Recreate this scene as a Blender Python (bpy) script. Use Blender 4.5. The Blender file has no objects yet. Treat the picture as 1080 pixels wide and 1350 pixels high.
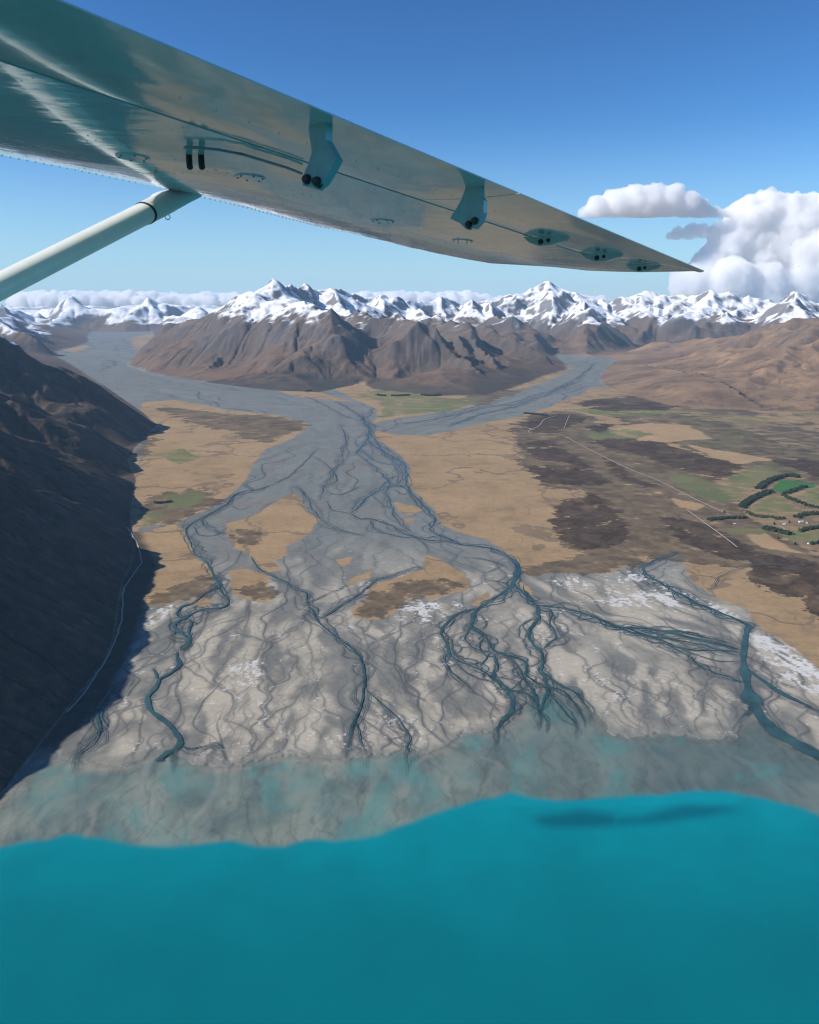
import bpy, bmesh, math, random, time
import numpy as np
from mathutils import Vector, Matrix
T0 = time.time()
rng = np.random.default_rng(7)
random.seed(7)

# ------------------------------------------------------------------ scene
scene = bpy.context.scene
C = scene.collection
H = 1500.0                                   # flying height above the lake, metres
PITCH = math.atan(280.0 / 1080.0)            # camera looks this far below the horizon
CP, SP = math.cos(PITCH), math.sin(PITCH)
SUN_EL, SUN_BACK = math.radians(34), math.radians(11)   # sun: from the left and a little behind
SUN_DIR = Vector((-math.cos(SUN_EL) * math.cos(SUN_BACK), -math.cos(SUN_EL) * math.sin(SUN_BACK), math.sin(SUN_EL)))

def ray(px, py):
    """world direction through a point of the survey photograph"""
    fx, fy = (px - 540.0) / 1080.0, (675.0 - py) / 1080.0
    return np.array([fx, CP + fy * SP, -SP + fy * CP])
def gp(px, py, z=0.0):
    d = ray(px, py); t = (z - H) / d[2]
    return (d[0] * t, d[1] * t)
def rp(px, py, km):
    d = ray(px, py); t = km * 1000.0 / d[1]
    return (d[0] * t, km * 1000.0, H + d[2] * t)

# ------------------------------------------------------------------ noise
def _hash(ix, iy, seed):
    h = (ix.astype(np.int64) * 374761393 + iy.astype(np.int64) * 668265263 + seed * 1442695041) & 0xFFFFFFFF
    h = ((h ^ (h >> 13)) * 1274126177) & 0xFFFFFFFF
    h = ((h ^ (h >> 16)) * 2246822519) & 0xFFFFFFFF
    return ((h ^ (h >> 15)) & 0xFFFFFF).astype(np.float32) / 16777215.0
def vnoise(x, y, seed=0):
    fx, fy = np.floor(x), np.floor(y)
    ix, iy = fx.astype(np.int64), fy.astype(np.int64)
    u, v = (x - fx).astype(np.float32), (y - fy).astype(np.float32)
    u = u * u * u * (u * (u * 6 - 15) + 10); v = v * v * v * (v * (v * 6 - 15) + 10)
    a, b = _hash(ix, iy, seed), _hash(ix + 1, iy, seed)
    c, d = _hash(ix, iy + 1, seed), _hash(ix + 1, iy + 1, seed)
    return (a + (b - a) * u) * (1 - v) + (c + (d - c) * u) * v
def fbm(x, y, octaves=4, seed=0, gain=0.5):
    s, a, n = 0.0, 1.0, 0.0
    for o in range(octaves):
        s = s + a * (vnoise(x * 2 ** o + 13.7 * o, y * 2 ** o - 7.1 * o, seed + o) - 0.5)
        n += a; a *= gain
    return s / n * 2.0                        # about -1..1
def sstep(a, b, x):
    t = np.clip((x - a) / (b - a), 0, 1); return t * t * (3 - 2 * t)
def mix(a, b, t):
    return a + (b - a) * t

# ------------------------------------------------------------------ the survey grid (cells grow with distance)
TH0, TH1 = math.radians(-47), math.radians(40)
R0, R1 = 1120.0, 62000.0
DT = 0.00130
N = (int((TH1 - TH0) / DT) // 4) * 4 + 1
M = (int(math.log(R1 / R0) / DT) // 4) * 4 + 1
th = TH0 + DT * np.arange(N)
lr = math.log(R0) + DT * np.arange(M)
def grid(step):
    t, l = np.meshgrid(th[::step], lr[::step]); r = np.exp(l)
    return r * np.sin(t), r * np.cos(t), r
def to_ij(x, y):
    x, y = np.asarray(x, float), np.asarray(y, float)
    return (np.arctan2(x, y) - TH0) / DT, (np.log(np.hypot(x, y)) - math.log(R0)) / DT
def up(a, m, n):
    """bilinear doubling"""
    b = np.empty((2 * a.shape[0] - 1, a.shape[1]), a.dtype); b[::2] = a; b[1::2] = 0.5 * (a[1:] + a[:-1])
    c = np.empty((b.shape[0], 2 * a.shape[1] - 1), a.dtype); c[:, ::2] = b; c[:, 1::2] = 0.5 * (b[:, 1:] + b[:, :-1])
    return c
def box(a, k):
    for ax in (0, 1):
        p = [(0, 0), (0, 0)]; p[ax] = (k + 1, k)
        c = np.cumsum(np.pad(a, p, mode='edge'), axis=ax, dtype=np.float64)
        a = ((c[2 * k + 1:] - c[:-2 * k - 1]) if ax == 0 else (c[:, 2 * k + 1:] - c[:, :-2 * k - 1])) / (2 * k + 1)
    return a.astype(np.float32)

def dense(pts, n=10):
    out = []
    for a, b in zip(pts[:-1], pts[1:]):
        for k in range(n): out.append(tuple(a[i] + (b[i] - a[i]) * k / n for i in range(len(a))))
    out.append(tuple(pts[-1])); return out
def fill(ij, m, n):
    """even-odd polygon fill in grid indices"""
    i, j = np.asarray(ij[0]), np.asarray(ij[1])
    out = np.zeros((m, n), np.float32)
    i2, j2 = np.roll(i, -1), np.roll(j, -1)
    for row in range(max(0, int(j.min())), min(m - 1, int(j.max()) + 1) + 1):
        c = (j <= row) != (j2 <= row)
        if not c.any(): continue
        xs = np.sort(i[c] + (row - j[c]) * (i2[c] - i[c]) / (j2[c] - j[c]))
        for a, b in zip(xs[::2], xs[1::2]):
            a, b = max(0, math.ceil(a)), min(n - 1, math.floor(b))
            if b >= a: out[row, a:b + 1] = 1
    return out
def poly(px, soft=0):
    """mask of an outline surveyed on the valley floor"""
    w = np.array([gp(*p) for p in dense(list(px) + [px[0]], 8)[:-1]])
    m = fill(to_ij(w[:, 0], w[:, 1]), M, N)
    return box(m, soft) if soft else m
def seg_dist(X, Y, a, b):
    dx, dy = b[0] - a[0], b[1] - a[1]
    t = np.clip(((X - a[0]) * dx + (Y - a[1]) * dy) / (dx * dx + dy * dy + 1e-9), 0, 1)
    return np.hypot(X - a[0] - t * dx, Y - a[1] - t * dy), t

# ------------------------------------------------------------------ valley floor outline (surveyed in the photograph)
FLOOR_PX = [(-60,1110),(-20,1068),(8,1040),(45,990),(80,945),(112,905),(140,868),(150,838),(155,800),(160,770),(172,745),(176,722),
    (170,702),(172,690),(174,660),(180,632),(168,608),(178,590),(207,560),(190,545),(160,524),(125,500),(95,480),(70,467),
    (80,461),(100,457),(118,451),(116,443),(122,437),(160,438),(200,437),(203,442),(183,461),(167,482),(196,492),(250,501),
    (310,509),(365,515),(420,517),(455,510),(476,506),(490,514),(530,518),(570,522),(640,522),(675,513),(700,504),(722,495),(750,487),
    (745,478),(730,467),(750,468),(772,470),(800,472),(812,474),(797,486),(788,500),(800,512),(830,522),(880,535),(960,540),(1080,545),(1200,552)]
floor_w = [(-1650., -800.), (-1550., 900.), (-1450., 1700.)] + [gp(*p) for p in FLOOR_PX] + [(9000., 9500.), (15000., 6000.), (15000., -800.)]

# ridge crests: (photo x, photo y, kilometres), slope of their flanks
RIDGES = [
 (0.68, [(-60,425,9.0),(0,440,9.3),(30,447,9.5),(60,470,9.8),(100,497,9.95),(140,526,10.05),(180,548,10.15)]),
 (0.68, [(-60,460,7.2),(0,490,7.5),(52,527,7.8),(104,557,8.1),(140,573,8.3)]),
 (0.68, [(-80,500,5.6),(0,547,6.0),(37,570,6.4),(74,592,6.7),(104,603,7.0),(130,612,7.2)]),
 (0.68, [(-70,560,4.1),(0,600,4.5),(60,632,4.9),(120,665,5.2),(160,688,5.4)]),
 (0.6, [(-90,402,24.5),(-40,405,25),(23,391,25.5),(58,414,26.5),(78,432,27.3),(100,443,28)]),
 (0.55, [(23,391,25.5),(10,420,24),(-10,440,23)]),
 (0.6, [(50,412,40),(70,424,42),(93,391,44),(112,418,43.5),(128,406,42.5),(140,422,43),(152,405,43),(172,424,44),(194,396,45),(214,424,44),(229,408,42),(262,402,40)]),
 (0.6, [(229,420,25),(262,394,26),(285,402,25),(307,396,24),(334,405,21.5),(345,396,20.8),(361,377,20.5),(372,388,20.7),(383,387,21.5),(392,391,22.5),(404,381,25),(420,389,25),(438,390,25),(463,398,26),(499,401,27)]),
 (0.6, [(499,401,27),(524,403,30),(548,402,31),(581,399,32),(613,399,33),(642,396,32),(666,390,32),(683,394,32),(699,391,33),(721,388,33),(744,397,33),(757,396,34),(788,394,34),(827,398,34),(854,387,33),(874,393,32.5),(909,393,32),(938,385,31),(959,402,30.5),(987,393,33),(1010,400,31),(1045,390,29),(1080,402,28.5),(1130,395,28),(1200,400,27)]),
 (0.46, [(334,405,20.8),(300,425,20.3),(260,440,20),(218,455,19.7),(185,474,19.4)]),
 (0.46, [(345,396,20.5),(322,440,18.7),(292,470,17.5),(265,492,16.6)]),
 (0.46, [(361,377,20.5),(365,400,19.4),(385,418,18.4),(401,421,17.8),(422,433,17.2),(440,450,16.6),(462,475,15.8),(480,494,15.1)]),
 (0.46, [(401,421,17.8),(388,455,16.7),(380,485,15.6)]),
 (0.45, [(438,392,24.5),(455,415,21.5),(479,425,19.5),(495,427,18.7),(520,430,18.3),(542,433,17.6),(560,447,17),(590,465,16.3),(620,485,15.6),(643,500,15.1)]),
 (0.42, [(542,433,17.6),(532,460,16.6),(520,490,15.4)]),
 (0.42, [(524,405,29.5),(560,425,25),(605,429,21.5),(640,440,20),(680,456,19.2),(722,474,18.7)]),
 (0.40, [(605,429,21.5),(630,460,18),(655,485,16.4)]),
 (0.6, [(642,397,31),(658,412,27),(668,412,26.5),(690,432,24.5),(708,450,23.5)]),
 (0.6, [(721,390,32),(732,411,28.3),(720,432,27.5)]),
 (0.62, [(757,398,33),(777,413,26.6),(800,429,26.2),(825,444,26),(845,456,25.8)]),
 (0.62, [(777,413,26.6),(755,432,26.4),(735,452,26)]),
 (0.55, [(777,413,26.6),(775,432,25.4),(772,452,24)]),
 (0.62, [(827,399,33),(850,405,31),(870,420,29),(842,446,27.4)]),
 (0.62, [(909,394,32),(893,403,30),(875,425,28.6)]),
 (0.6, [(893,403,30),(920,412,29),(944,421,28.5)]),
 (0.5, [(987,396,31),(955,422,26.5),(930,436,26),(905,448,25.8)]),
 (0.45, [(1045,390,29),(1020,410,26.5),(1060,412,25)]),
 (0.24, [(835,461,23.6),(878,452,22.8),(932,444,22),(990,434,21),(1049,424,20),(1080,419,19.5),(1200,405,18)]),
 (0.20, [(1049,424,20),(1000,455,16.5),(960,480,14)]),
 (0.20, [(1080,419,19.5),(1085,455,14),(1060,485,11.8)]),
 (0.22, [(1200,405,18),(1230,440,13),(1220,480,10.5)]),
 (0.22, [(932,444,22),(900,468,18.5),(860,490,16)]),
]
_r = random.Random(4)
for px, py, km in [(23,391,25.5),(93,391,44),(128,407,42.5),(152,406,43),(194,396,45),(262,394,26),(307,396,24),(404,381,25),(438,390,25),(463,398,26),(499,401,27),(548,402,31),(581,399,32),(613,399,33),(642,396,32),(666,390,32),(699,391,33),(721,388,33),(757,396,34),(788,394,34),(854,387,33),(874,393,32.5),(909,393,32),(938,385,31),(987,393,33),(1045,390,29)]:
    for sgn in (-1, 1):                                        # spurs that come down towards the valley from every summit
        dx = sgn * _r.uniform(4, 16); l = _r.uniform(.06, .11)
        RIDGES.append((0.62, [(px, py, km), (px + dx * .5, py + _r.uniform(9, 15), km * (1 - l * .5)), (px + dx * 1.3, py + _r.uniform(24, 34), km * (1 - l))]))
CREST_W = (0.66, [(-7300.,9500.,1500.),(-6500.,7500.,1430.),(-4900.,5000.,1330.),(-3000.,3000.,1280.),(-3000.,1000.,1250.),(-3100.,-800.,1250.)])

def terrain():
    rr_ = random.Random(11)
    X, Y, R = grid(4)
    m, n = X.shape
    fl = fill(tuple(k / 4 for k in to_ij(*np.array([p if p[1] > 50 else (p[0], 50.) for p in dense(floor_w + [floor_w[0]], 60)]).T)), m, n) > 0.5
    db = np.full(X.shape, 1e9)
    for a, b in zip(floor_w, floor_w[1:] + floor_w[:1]):
        db = np.minimum(db, seg_dist(X, Y, a, b)[0])
    db = np.where(fl, -db, db)
    wx, wy = X + 0.045 * R * fbm(X / 2100, Y / 2100, 4, 3) * 0.8, Y + 0.045 * R * fbm(X / 2100, Y / 2100, 4, 9) * 0.8
    h = np.zeros(X.shape)
    for s, pts in [(s, [rp(*p) for p in pts]) for s, pts in RIDGES] + [CREST_W]:
        pj = []
        for a, b in zip(pts[:-1], pts[1:]):                    # broken crests: small summits and saddles along every ridge
            nn = max(1, int(math.hypot(b[0] - a[0], b[1] - a[1]) / (0.022 * math.hypot(a[0], a[1])))) if s > 0.3 else 1
            for q in range(nn):
                f = q / nn; jz = (rr_.uniform(-.0075, .0035) if q else 0.0) * math.hypot(a[0], a[1]); jx = rr_.uniform(-.004, .004) * math.hypot(a[0], a[1]) if q else 0
                pj.append((a[0] + (b[0] - a[0]) * f, a[1] + (b[1] - a[1]) * f, a[2] + (b[2] - a[2]) * f, jz))
        pts = pj + [(*pts[-1], 0.0)]
        for a, b in zip(pts[:-1], pts[1:]):
            d, t = seg_dist(X, Y, a, b)
            dw, tw = seg_dist(wx, wy, a, b)
            k = sstep(0.0, 1.0, d / (0.02 * R)); d, t = mix(d, dw, k), mix(t, tw, k)
            z = a[2] + (b[2] - a[2]) * t + (a[3] + (b[3] - a[3]) * t) * np.exp(-d / (0.008 * R)) - s * d - (1 if s > 0.3 else 0) * 0.0045 * R * (1 - np.exp(-d / (0.006 * R)))
            h = np.maximum(h, z)
    back = sstep(25000, 31000, Y) * sstep(600, 4000, db) * sstep(12000, 4000, X)
    rid = 1 - np.abs(fbm(X / 5200, Y / 5200, 5, 21)) * 1.7
    cap = H - 60 + 0 * R
    h = np.maximum(h, back * np.minimum(200 + 800 * np.clip(rid, 0, 1) ** 1.5, cap))
    s2 = mix(mix(mix(0.8, 0.55, sstep(20000, 30000, Y)), 0.70, (X < 0) & (Y < 12000)), 0.19, gentle_of(X, Y))
    lim = s2 * np.maximum(db, 0); lim = np.where(s2 < 0.7, lim * (0.35 + 0.65 * sstep(0, 4500, db)), lim)
    lim = lim * np.clip(1 + 0.55 * fbm(X / 1500, Y / 1500, 3, 17) * sstep(9000, 13000, Y), 0.4, 1.6)
    k = 0.12 * lim + 20
    hh = 0.5 * (h + lim - np.sqrt((h - lim) ** 2 + k * k))        # smooth minimum
    h = np.where(fl, 0, np.maximum(hh, mix(0.02, 0.125, sstep(10500, 12500, Y) * (X < 5000)) * np.clip(db, 0, 1900)))
    h, db = up(h, 0, 0), up(db, 0, 0)
    X, Y, R = grid(2); m, n = X.shape; cell = R * DT * 2
    u, v = np.arange(n)[None, :] + 0.0 * X, np.arange(m)[:, None] + 0.0 * X
    gentle = gentle_of(X, Y); amp = np.clip(h, 0, 500) / 500; cl = np.minimum(cell, 130)
    rdg = sum(0.50 ** k * (0.5 - np.abs(fbm(u / (46 / 2 ** k), v / (46 / 2 ** k), 2, 15 + k))) for k in range(5))
    h = h + amp * mix(1, 0.95, gentle) * (mix(1, 0.75, sstep(15000, 22000, Y)) * mix(1, 0.5, sstep(33000, 40000, Y)) + 0.25 * np.exp(-((Y - 16500) / 3200) ** 2) * (X < 3600)) * (80 * fbm(X / 1300, Y / 1300, 5, 31) + 6.0 * cl * fbm(u / 50, v / 50, 6, 5, 0.55) + 9.0 * cl * rdg)
    h = erode(np.where(db <= 0, 0, np.maximum(h, 0.5)), db <= 0, 2, 12)[0]
    h, db = up(h, 0, 0), up(db, 0, 0)
    X, Y, R = grid(1); m, n = X.shape
    u, v = np.arange(n)[None, :] + 0.0 * X, np.arange(m)[:, None] + 0.0 * X
    h = h + sstep(30, 300, h) * mix(1, 0.35, gentle_of(X, Y)) * np.minimum(R * DT, 40) * (0.9 * fbm(u / 9, v / 9, 4, 78, 0.6) + 0.8 * (0.4 - np.abs(fbm(u / 7, v / 7, 2, 79))))
    h, A = erode(np.where(db <= 0, 0, np.maximum(h, 0.1)), db <= 0, 1, 2)
    return h, db, np.log(np.maximum(A, 1))

def gentle_of(X, Y):
    return sstep(2000, 2600, X - 0.15 * (Y - 9000)) * sstep(25500, 22500, Y)
def erode(h, fl, step, iters):
    """stream-power incision, solved along the drainage tree by pointer jumping"""
    m, n = h.shape; gx_, gy_, cell = grid(step); gen = gentle_of(gx_, gy_); cell = cell * DT * step
    idx = np.arange(m * n).reshape(m, n); area = (cell * cell).ravel()
    lf = 1 - 0.45 * ((gx_ < -900) & (gy_ < 12000)); jit = 0.55 if step > 1 else 0.3
    for it in range(iters):
        best = np.zeros((m, n)); rec = idx.copy(); dist = cell.copy()
        hp = np.pad(h, 1, constant_values=1e9)
        for di, dj in [(-1,0),(1,0),(0,-1),(0,1),(-1,-1),(-1,1),(1,-1),(1,1)]:
            L = cell * (1.41421356 if di and dj else 1.0)
            sl = (1 - jit + 2 * jit * rng.random((m, n), dtype=np.float32)) * (h - hp[1 + di:1 + di + m, 1 + dj:1 + dj + n]) / L
            b = sl > best
            best[b] = sl[b]; rec[b] = (idx + di * n + dj)[b]; dist[b] = L[b]
        rec[fl] = idx[fl]
        # work on the sloping cells only
        act = np.flatnonzero(~fl.ravel()); loc = np.full(m * n + 1, len(act)); loc[act] = np.arange(len(act)); k_ = len(act)
        ra = rec.ravel()[act]; isroot = ra == act; tofloor = fl.ravel()[ra] & ~isroot
        nxt = np.append(np.where(isroot | tofloor, k_, loc[ra]), k_)
        acc = np.append(area[act], 0.0); rr = nxt.copy()
        for k in range(12):
            live = rr != k_
            if not live.any(): break
            acc = acc + np.bincount(rr[live], weights=acc[live], minlength=k_ + 1); rr = rr[rr]
        acc[-1] = 0; gact = gen.ravel()[act]
        F = K_ERO * lf.ravel()[act] * (1 - 0.25 * gact) * np.minimum(acc[:-1], 3.0e7) ** 0.46 / dist.ravel()[act]; F[isroot] = 0
        z = h.ravel()[act]
        bb = np.append(np.where(isroot, z, z / (1 + F)), 0.0); aa = np.append(np.where(isroot | tofloor, 0.0, F / (1 + F)), 0.0); q = nxt.copy()
        for k in range(12):
            bb = bb + aa * bb[q]; aa = aa * aa[q]; q = q[q]
            if aa.max() < 1e-7: break
        z = bb[:-1]
        hf = h.ravel().copy(); hf[act] = z
        for k in range(2):                                   # scree: no slope steeper than the angle of repose
            hf[act] = np.where(isroot, hf[act], np.minimum(hf[act], hf[ra] + dist.ravel()[act] * 3.0))
        h = hf.reshape(m, n); hb = np.pad(h, 1, mode='edge')
        lap = hb[:-2, 1:-1] + hb[2:, 1:-1] + hb[1:-1, :-2] + hb[1:-1, 2:] - 4 * h
        h = np.where(fl, 0, np.maximum(h + 0.012 * lap, 0))
    A = np.ones(m * n); A[act] = acc[:-1] / area[act]
    return h, A.reshape(m, n)
K_ERO = 0.020
HT, DB, AC = terrain()
GX, GY, GR = grid(1)
II, JJ = np.meshgrid(np.arange(N, dtype=np.float32), np.arange(M, dtype=np.float32))
CELL = GR * DT
gent = gentle_of(GX, GY)
HT = np.where(DB > 0, np.maximum(HT, 0.05), 0.0)
print('terrain', round(time.time() - T0, 1), N, M)
# ------------------------------------------------------------------ the river channels, surveyed point by point
def smooth_path(pts, sub=6, jit=0.0, seed=0):
    """Catmull-Rom through surveyed points, with the small bends a stream makes"""
    p = np.array(pts, float); p = np.vstack([2 * p[0] - p[1], p, 2 * p[-1] - p[-2]])
    out = []
    for k in range(1, len(p) - 2):
        for t in np.linspace(0, 1, sub, endpoint=False):
            a, b, c, d = p[k - 1], p[k], p[k + 1], p[k + 2]
            out.append(0.5 * (2 * b + (c - a) * t + (2 * a - 5 * b + 4 * c - d) * t * t + (3 * b - a - 3 * c + d) * t ** 3))
    out.append(p[-2]); out = np.array(out)
    if jit:
        L = np.concatenate([[0], np.cumsum(np.hypot(*np.diff(out[:, :2], axis=0).T))])
        d = np.gradient(out[:, :2], axis=0); nn = np.hypot(*d.T)[:, None] + 1e-9; nrm = np.stack([-d[:, 1], d[:, 0]], 1) / nn
        rr = np.hypot(out[:, 0], out[:, 1]); 
        o = fbm(L / (rr * 0.02) + seed * 7.3, 0 * L + seed, 3, 500 + seed) * np.sin(np.linspace(0, math.pi, len(L))) ** 0.3
        out[:, :2] += nrm * (o * jit * rr * 0.0012)[:, None]
    return out
RIV = [  # survey points, width in photo pixels at start and end, jitter
 ([(478,548),(482,560),(487,568),(484,580),(476,590),(468,600)], 5, 4, 2),
 ([(440,528),(462,540),(480,553)], 2, 3, 2), ([(395,520),(420,530),(448,545),(475,556)], 1.2, 2, 3),
 ([(487,568),(495,582),(507,597),(520,603),(532,610),(537,623),(534,638),(527,640),(507,644),(490,653),(478,664),(463,677)], 4, 3.5, 3),
 ([(484,578),(498,592),(515,606),(528,618),(530,630),(520,642)], 3, 2.5, 3), ([(476,590),(490,604),(512,612),(528,612)], 2.5, 2.5, 3), ([(470,598),(490,612),(505,628),(515,640),(505,650)], 2, 2, 3),
 ([(463,677),(475,684),(488,684),(503,688),(517,693),(530,702),(545,707),(560,711),(573,713),(590,714),(607,718),(628,720),(647,723),(660,728),(670,733),(679,741),(684,750),(682,760),(676,770)], 3, 7, 1),
 ([(536,638),(541,648),(547,655),(553,660),(560,668),(568,677),(574,684),(572,692),(567,698),(575,704),(587,709),(598,714),(610,719)], 3.5, 4, 1.5),
 ([(507,646),(513,658),(517,668),(520,680),(528,692),(545,704)], 2, 2.5, 2), ([(490,653),(498,660),(508,668),(516,668)], 2, 2, 2), ([(488,684),(492,694),(505,702),(530,708),(550,709)], 3, 2, 2), ([(463,677),(470,664),(486,655)], 2, 2, 2),
 ([(520,645),(530,652),(540,650)], 2, 2, 2), ([(500,648),(505,640),(514,632),(522,628)], 2.5, 2, 3), ([(560,711),(575,707),(590,710),(602,716)], 2.5, 2, 2),
 ([(679,741),(684,752),(680,762),(674,772),(664,781),(652,789),(641,795),(633,801),(628,808)], 8, 5, 1),
 ([(676,768),(682,776),(690,782),(700,791),(707,797),(724,800),(743,802),(762,806),(780,812),(796,819),(812,826),(832,828),(850,829),(876,833),(900,838),(922,843),(942,848),(960,852),(978,858)], 7, 8, 1),
 ([(690,770),(692,780),(700,788),(708,796)], 3, 3, 1),
 ([(800,820),(820,830),(845,836),(862,842),(878,847),(892,853),(915,857),(945,858),(975,860)], 6, 4, 2), ([(820,826),(850,836),(880,842),(905,846),(935,853),(975,866)], 5, 5, 2.5), ([(835,829),(860,832),(885,832),(910,836),(940,842),(972,852)], 4, 3, 2.5),
 ([(862,842),(890,856),(910,866),(920,876),(931,882),(945,888),(957,892),(970,897),(981,901)], 2.5, 4, 1.5), ([(892,853),(920,864),(950,872),(978,872)], 3, 2.5, 2), ([(740,802),(765,815),(790,822),(815,830)], 2.5, 3, 2),
 ([(895,727),(884,733),(870,737),(860,740),(850,746),(848,752),(853,758),(860,763),(872,770),(886,778),(902,787),(920,797),(940,804),(960,812),(974,819),(986,826),(985,838)], 2.5, 9, 1.5),
 ([(986,824),(984,836),(982,850),(980,864),(981,878),(983,892),(986,906),(990,920),(996,934)], 5, 24, 0.5),
 ([(985,882),(998,892),(1014,904),(1030,914),(1046,922),(1062,930),(1084,940),(1130,958)], 13, 16, 1),
 ([(992,925),(1000,942),(1012,956),(1026,968),(1044,978),(1066,990),(1095,1004),(1130,1020)], 26, 30, 1), ([(994,930),(985,940),(975,948),(962,970)], 14, 4, 1),
 ([(885,778),(890,790),(905,797),(925,800)], 2, 2, 2), ([(920,797),(935,808),(955,818),(978,822)], 3, 3, 2),
 ([(630,802),(624,812),(621,824),(628,833),(640,840),(646,849),(651,858),(668,865),(690,870),(693,880),(695,890),(704,898),(716,905),(730,908),(744,912),(752,922),(762,934)], 6, 4, 2),
 ([(630,802),(615,806),(603,811),(590,822),(581,835),(588,846),(590,855),(593,864),(604,872),(618,878),(630,882),(640,888),(650,895),(665,905),(672,912),(677,920),(675,930),(672,940),(664,950),(656,962)], 4, 6, 2),
 ([(604,812),(594,824),(585,830)], 2, 2, 2), ([(622,824),(614,838),(620,852),(636,858),(650,860)], 2, 3, 2.5), ([(640,840),(634,850),(640,864),(655,866)], 2.5, 2.5, 2.5), ([(650,857),(640,870),(632,882)], 2, 3, 2.5),
 ([(707,797),(710,806),(710,815),(702,826),(697,840),(704,850),(712,860),(714,872),(715,885),(718,896),(722,908),(718,920),(712,935)], 5, 5, 2),
 ([(722,802),(727,808),(725,820),(729,830),(732,840),(724,849),(715,857)], 3, 3.5, 1.5), ([(710,812),(722,824),(730,836)], 2, 2, 2), ([(705,800),(716,806),(728,806)], 3, 3, 1),
 ([(651,860),(654,872),(656,882),(650,890),(656,900),(662,908),(676,912),(692,915),(702,922),(712,940)], 3, 4, 2), ([(668,865),(680,876),(688,890),(694,902),(704,914),(708,930)], 3, 5, 2), ([(694,892),(684,902),(690,914)], 2.5, 3, 2), ([(716,886),(728,896),(740,906),(756,912),(768,926)], 4, 6, 2), ([(716,905),(728,918),(738,932),(750,945)], 5, 7, 2),
 ([(630,808),(640,822),(634,832)], 2, 2, 2), ([(600,872),(612,886),(632,896),(652,900)], 2, 2.5, 2),
 ([(356,640),(340,646),(318,649),(306,656),(300,664),(284,674),(266,683),(253,690),(246,698),(247,708),(251,717),(254,726),(258,732),(268,738),(274,743),(278,752),(282,760),(288,766),(288,773),(280,778),(272,782),(262,790),(250,797),(238,802),(234,812),(245,816)], 2, 4, 1.2),
 ([(282,762),(288,770),(292,782),(301,790),(300,797),(290,802),(278,803),(266,804),(254,809),(245,815),(236,819),(230,826),(238,834),(246,841),(250,848),(244,855),(234,858)], 3, 6, 1.2),
 ([(245,815),(252,822),(248,834),(250,844)], 3, 4, 1.5), ([(234,858),(233,866),(236,877),(228,886),(218,892),(210,897),(206,906),(199,914),(194,921),(196,932),(201,940),(211,948),(222,956),(230,966),(237,977),(234,986),(228,992)], 6, 11, 1),
 ([(202,880),(204,888),(209,896),(216,892)], 3, 4, 1), ([(228,988),(220,994),(212,1000),(208,1006)], 14, 24, 1), ([(236,984),(250,988),(270,984),(285,980)], 3, 1.5, 1),
 ([(266,683),(270,692),(284,700),(300,702),(318,698)], 1.5, 1.5, 2), ([(252,690),(262,704),(282,706),(300,696)], 1.2, 1.2, 2), ([(300,664),(316,672),(330,668)], 1.2, 1.2, 2),
 ([(330,732),(337,744),(343,752),(358,760),(373,766),(388,774),(403,783),(404,796),(413,806),(416,817),(430,830),(446,843),(460,852),(472,864),(477,878),(481,895),(478,915),(474,936),(466,955),(461,972),(457,990),(455,1006)], 1.5, 6, 1.5),
 ([(482,910),(500,926),(518,941),(530,956),(539,972),(536,985),(534,998)], 2, 3, 1.5), ([(474,936),(468,950),(474,968),(478,985)], 2, 2, 2), ([(562,753),(550,748),(535,752),(515,760),(496,765),(484,774),(474,784),(455,796),(436,808),(418,818)], 1.5, 2.5, 2), ([(404,796),(420,790),(440,780),(458,772)], 2, 1.5, 2),
 ([(440,795),(470,790),(490,780)], 1.2, 1.2, 2), ([(545,706),(560,718),(566,728)], 2.5, 1, 1), ([(134,925),(128,945),(132,960),(124,980),(106,992)], 4, 6, 1.5), ([(150,905),(140,920),(130,940)], 4, 4, 1.5),
 ([(590,862),(585,870),(592,885),(610,900),(625,915)], 1.5, 2, 2), ([(1040,745),(1000,745),(975,750),(950,760),(940,770),(930,780)], 1.2, 1.2, 2), ([(1080,742),(1060,746),(1040,745)], 1.2, 1.2, 2),
 ([(770,500),(740,512),(715,524),(690,533),(660,541),(630,547),(605,556),(590,563)], 1.2, 1.5, 3), ([(785,478),(770,492),(752,502),(735,512),(710,520),(670,532),(640,536),(600,547),(560,555),(515,560)], 1.2, 1.2, 4),
 ([(640,756),(655,750),(665,742)], 1, 1.2, 1), ([(610,735),(640,738),(662,745),(672,752)], 1.2, 2, 2), ([(640,765),(660,768),(672,772)], 1.2, 2, 2), ([(740,808),(760,822),(772,836)], 1.5, 1, 2),
 ([(450,560),(456,580),(448,604),(440,622),(428,640),(420,660)], 1.0, 1.2, 3), ([(420,590),(400,610),(380,628),(358,640)], 1.0, 1.5, 3), ([(410,600),(430,612),(444,630),(436,640)], 1.4, 1.4, 2), ([(390,640),(404,656),(412,672),(428,690),(450,700),(480,706)], 1.2, 1.2, 2), ([(420,640),(440,652),(460,648),(478,640)], 1.2, 1.2, 3), ([(430,660),(436,672),(452,676),(463,677)], 1.5, 2, 2),
]

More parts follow.
